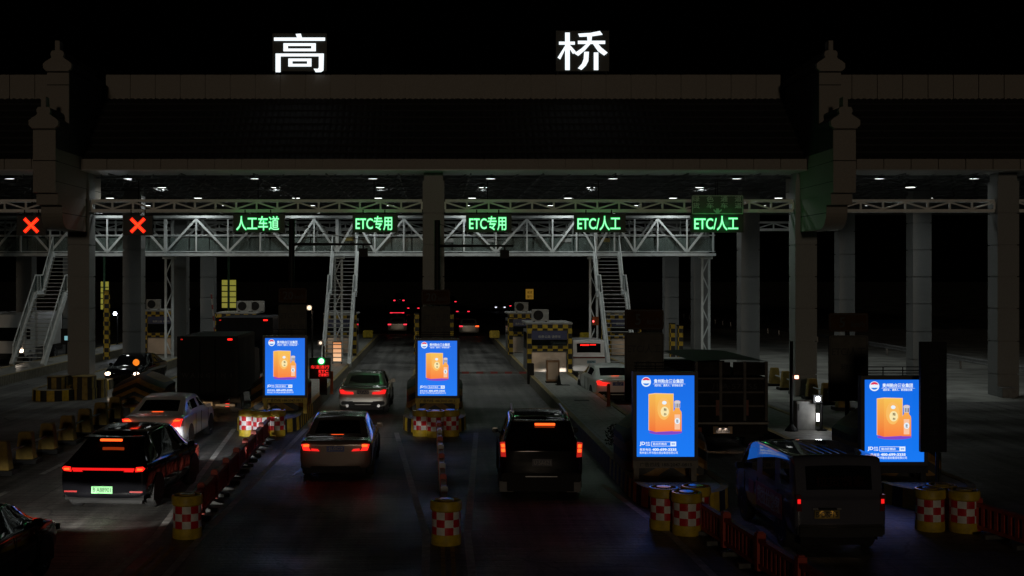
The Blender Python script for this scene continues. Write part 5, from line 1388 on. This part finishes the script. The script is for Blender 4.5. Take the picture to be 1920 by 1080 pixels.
# stake truck on the right
stk = thing('stake_truck', 'dark stake truck with orange lit number plate beside the large display', 'truck', (8.62, D(64.5), 0), R(0), 'trucks at the toll gates'); hw = 1.06
P_stk = mat('rusty_dark_paint', (.020, .017, .015), .8, spec=.12, noise=4, amt=.5)
m = MB(); m.box(-hw, hw, 0, 5.2, .50, .95); m.build('bed', P_stk, stk)
m = MB()
for x in (-hw, hw-.05): 
    m.box(x, x+.05, 0, 5.2, .95, 2.15)
m.box(-hw+.05, hw-.05, 5.1, 5.15, .95, 2.3); m.build('side_board', P_stk, stk)
tg = MB(); tg.box(-hw+.05, hw-.05, .02, .07, .95, 2.1); tgo = tg.build('tailgate', P_stk, stk)
m = MB()
for x in (-hw+.0, -.35, .35, hw-.08): m.box(x, x+.08, -.035, .02, .9, 2.62)
for z in (1.3, 1.7, 2.1): m.box(-hw+.1, hw-.1, -.02, .018, z, z+.05)
m.build('stake', mat('stake_steel', (.08, .07, .065), .6, noise=4, amt=.4), tgo)
m = MB(); m.box(-hw, -.03, 0, .04, 2.22, 2.60); m.box(.06, hw, 0, .04, 2.22, 2.60); m.build('upper_panel', P_stk, stk)
m = MB()
N = 8
for i in range(N):
    a0, a1 = -1+2*i/N, -1+2*(i+1)/N
    z0_, z1_ = 2.62+.05*(1-a0*a0), 2.62+.05*(1-a1*a1)
    m.add([(hw*a0, 0, z0_), (hw*a1, 0, z1_), (hw*a1, 5.2, z1_), (hw*a0, 5.2, z0_)], [(0, 1, 2, 3)])
m.build('tarpaulin', mat('dark_tarpaulin', (.014, .014, .013), .8, noise=3, amt=.4, bump=.5), stk, True)
for (x, w_) in ((-.45, .32), (.36, .3)): 
    m = MB(); m.box(x, x+.14, -.022, .0, 1.05, 1.5); m.build('reflector_strip', mat('dull_red_patch', (.16, .05, .03), .6), tgo)
text('tail_lettering', '川A·57Z55', 1.3, .18, mat('faded_lettering', (.055, .055, .055), .7, spec=.1), tgo, (.1, -.004, 1.9), depth=.006)
m = MB(); m.box(-hw-.02, hw+.02, -.06, .02, .80, .855); m.build('bed_edge', mat('worn_pale_steel', (.26, .24, .22), .5), stk)
m = MB(); m.box(-.4, .4, .1, 6.4, .55, .8); m.box(-hw*.9, hw*.9, .05, .15, .42, .52); m.build('chassis', M_black, stk)
cb = MB(); cb.prism_x([(5.3, .5), (7.0, .5), (7.05, 1.3), (6.8, 2.25), (5.3, 2.3)], -.98, .98); cb.build('cab', P_stk, stk, bevel=.05)
for y in (1.3, 6.3):
    for sx in (-1, 1): wheel(stk, sx*.85, y, .42, .26 if y > 5 else .42, M_grey, sx)
plate(stk, -.25, -.03, .62, (.35, .42, .55), '川8·X86', M_ink, .40, .15, 1.3)
m = MB(); m.box(-.53, .03, -.02, .02, .52, .73); m.build('plate_housing', mat('cream_housing', (.55, .38, .24), .5), stk)
lens(stk, 'tail_lamp', rect(-1.0, -.86, .52, .7), -.01, mat('orange_lens', (.4, .12, .05), .3), .06)
# white truck facing the camera at the far left
ft = thing('lorry', 'white lorry facing the camera at the left edge behind the staircase', 'truck', (-24.75, D(32.6)+7.0, 0), pi, 'trucks at the toll gates')
m = MB(); m.box(-1.2, 1.2, 0, 4.8, .95, 3.0); m.build('cargo_box', P_white, ft, bevel=.03)
m = MB(); m.prism_x([(5.0, .5), (6.95, .5), (7.0, 1.35), (6.75, 2.25), (6.3, 2.9), (5.0, 3.05)], -1.15, 1.15); m.build('cab', P_white, ft, bevel=.06)
m = MB(); m.add([(-1.0, 7.01, 1.42), (1.0, 7.01, 1.42), (1.0, 6.80, 2.18), (-1.0, 6.80, 2.18)], [(0, 1, 2, 3)]); m.build('windshield', M_glass, ft)
m = MB(); m.box(-1.12, 1.12, 6.8, 7.05, .45, .7); m.build('front_bumper', M_darkgrey, ft, bevel=.03)
for sx in (-1, 1):
    lens(ft, 'headlight', rect(sx*.92-.14, sx*.92+.14, .78, .95), 6.96, E_head, .06)
    m = MB(); m.box(sx*1.28-.1, sx*1.28+.1, 6.6, 6.75, 1.5, 2.1); m.build('mirror', M_black, ft, bevel=.03)
for y in (1.2, 6.0):
    for sx in (-1, 1): wheel(ft, sx*1.0, y, .45, .3, M_grey, sx)
headbeams(ft, 7.0, 1.0, .8, 120, (1, .85, .7))
# far traffic beyond the gates
def far_car(px, s_, label, spread=.62, zl=.9, h=1.45, paint=None, bar=False, blink=False, wd=.9):
    o = thing('distant_car', label, 'car', (X(px, s_), D(s_), 0), 0, 'distant cars beyond the gates')
    body_loft(SEDAN, {'windshield': 8, 'rear': 3, 'side': (4, 5, 7, 8)}, paint or P_black, o, lev=1); o.scale = (wd/.92, 1, h/1.45)
    for y in (1.02, 3.86):
        for sx in (-1, 1): wheel(o, sx*.80, y, .325, .22, None, sx)
    for sx in (-1, 1):
        lens(o, 'tail_lamp', rect(sx*(spread+.1)-.15, sx*(spread+.1)+.15, .80, .90), -.02, E_core if (blink and sx > 0) else E_far, .1)
    if bar: lens(o, 'light_bar', rect(-.6, .6, .83, .89), -.02, E_far, .1)
    return o
E_far = emit('distant_tail_red', (1, .03, .06), 1.6)
far_car(745, 20.8, 'distant grey sedan with red lamps in the lane left of the central board', paint=P_silver)
far_car(744.5, 15.6, 'distant car with one continuous red light bar', bar=True)
far_car(748, 12.0, 'distant tall vehicle with two high red lamps', h=2.6, zl=2)
far_car(775, 13.5, 'distant car with one red lamp left of the central board')
far_car(879.5, 21.6, 'distant grey car with one orange flashing lamp right of the central board', paint=P_silver, blink=True)
far_car(868, 15.0, 'distant car with small red lamps beyond the flashing car')
far_car(846, 11.5, 'most distant car with red lamps right of the central board', h=2.0)
far_car(966, 12.5, 'distant car with red lamps beside the outdoor unit')
o = thing('distant_car', 'distant car facing the camera with bluish headlights, beyond the right booth', 'car', (X(938, 12.5), D(12.5)+4.8, 0), pi, 'distant cars beyond the gates')
body_loft(SEDAN, {'windshield': 8, 'rear': 3, 'side': (4, 5, 7, 8)}, P_silver, o, lev=1)
for y in (1.02, 3.86):
    for sx in (-1, 1): wheel(o, sx*.80, y, .325, .22, None, sx)
for sx in (-1, 1): lens(o, 'headlight', rect(sx*.66-.14, sx*.66+.14, .60, .70), 4.74, emit('far_headlight', (.8, .85, 1), 2), .08)
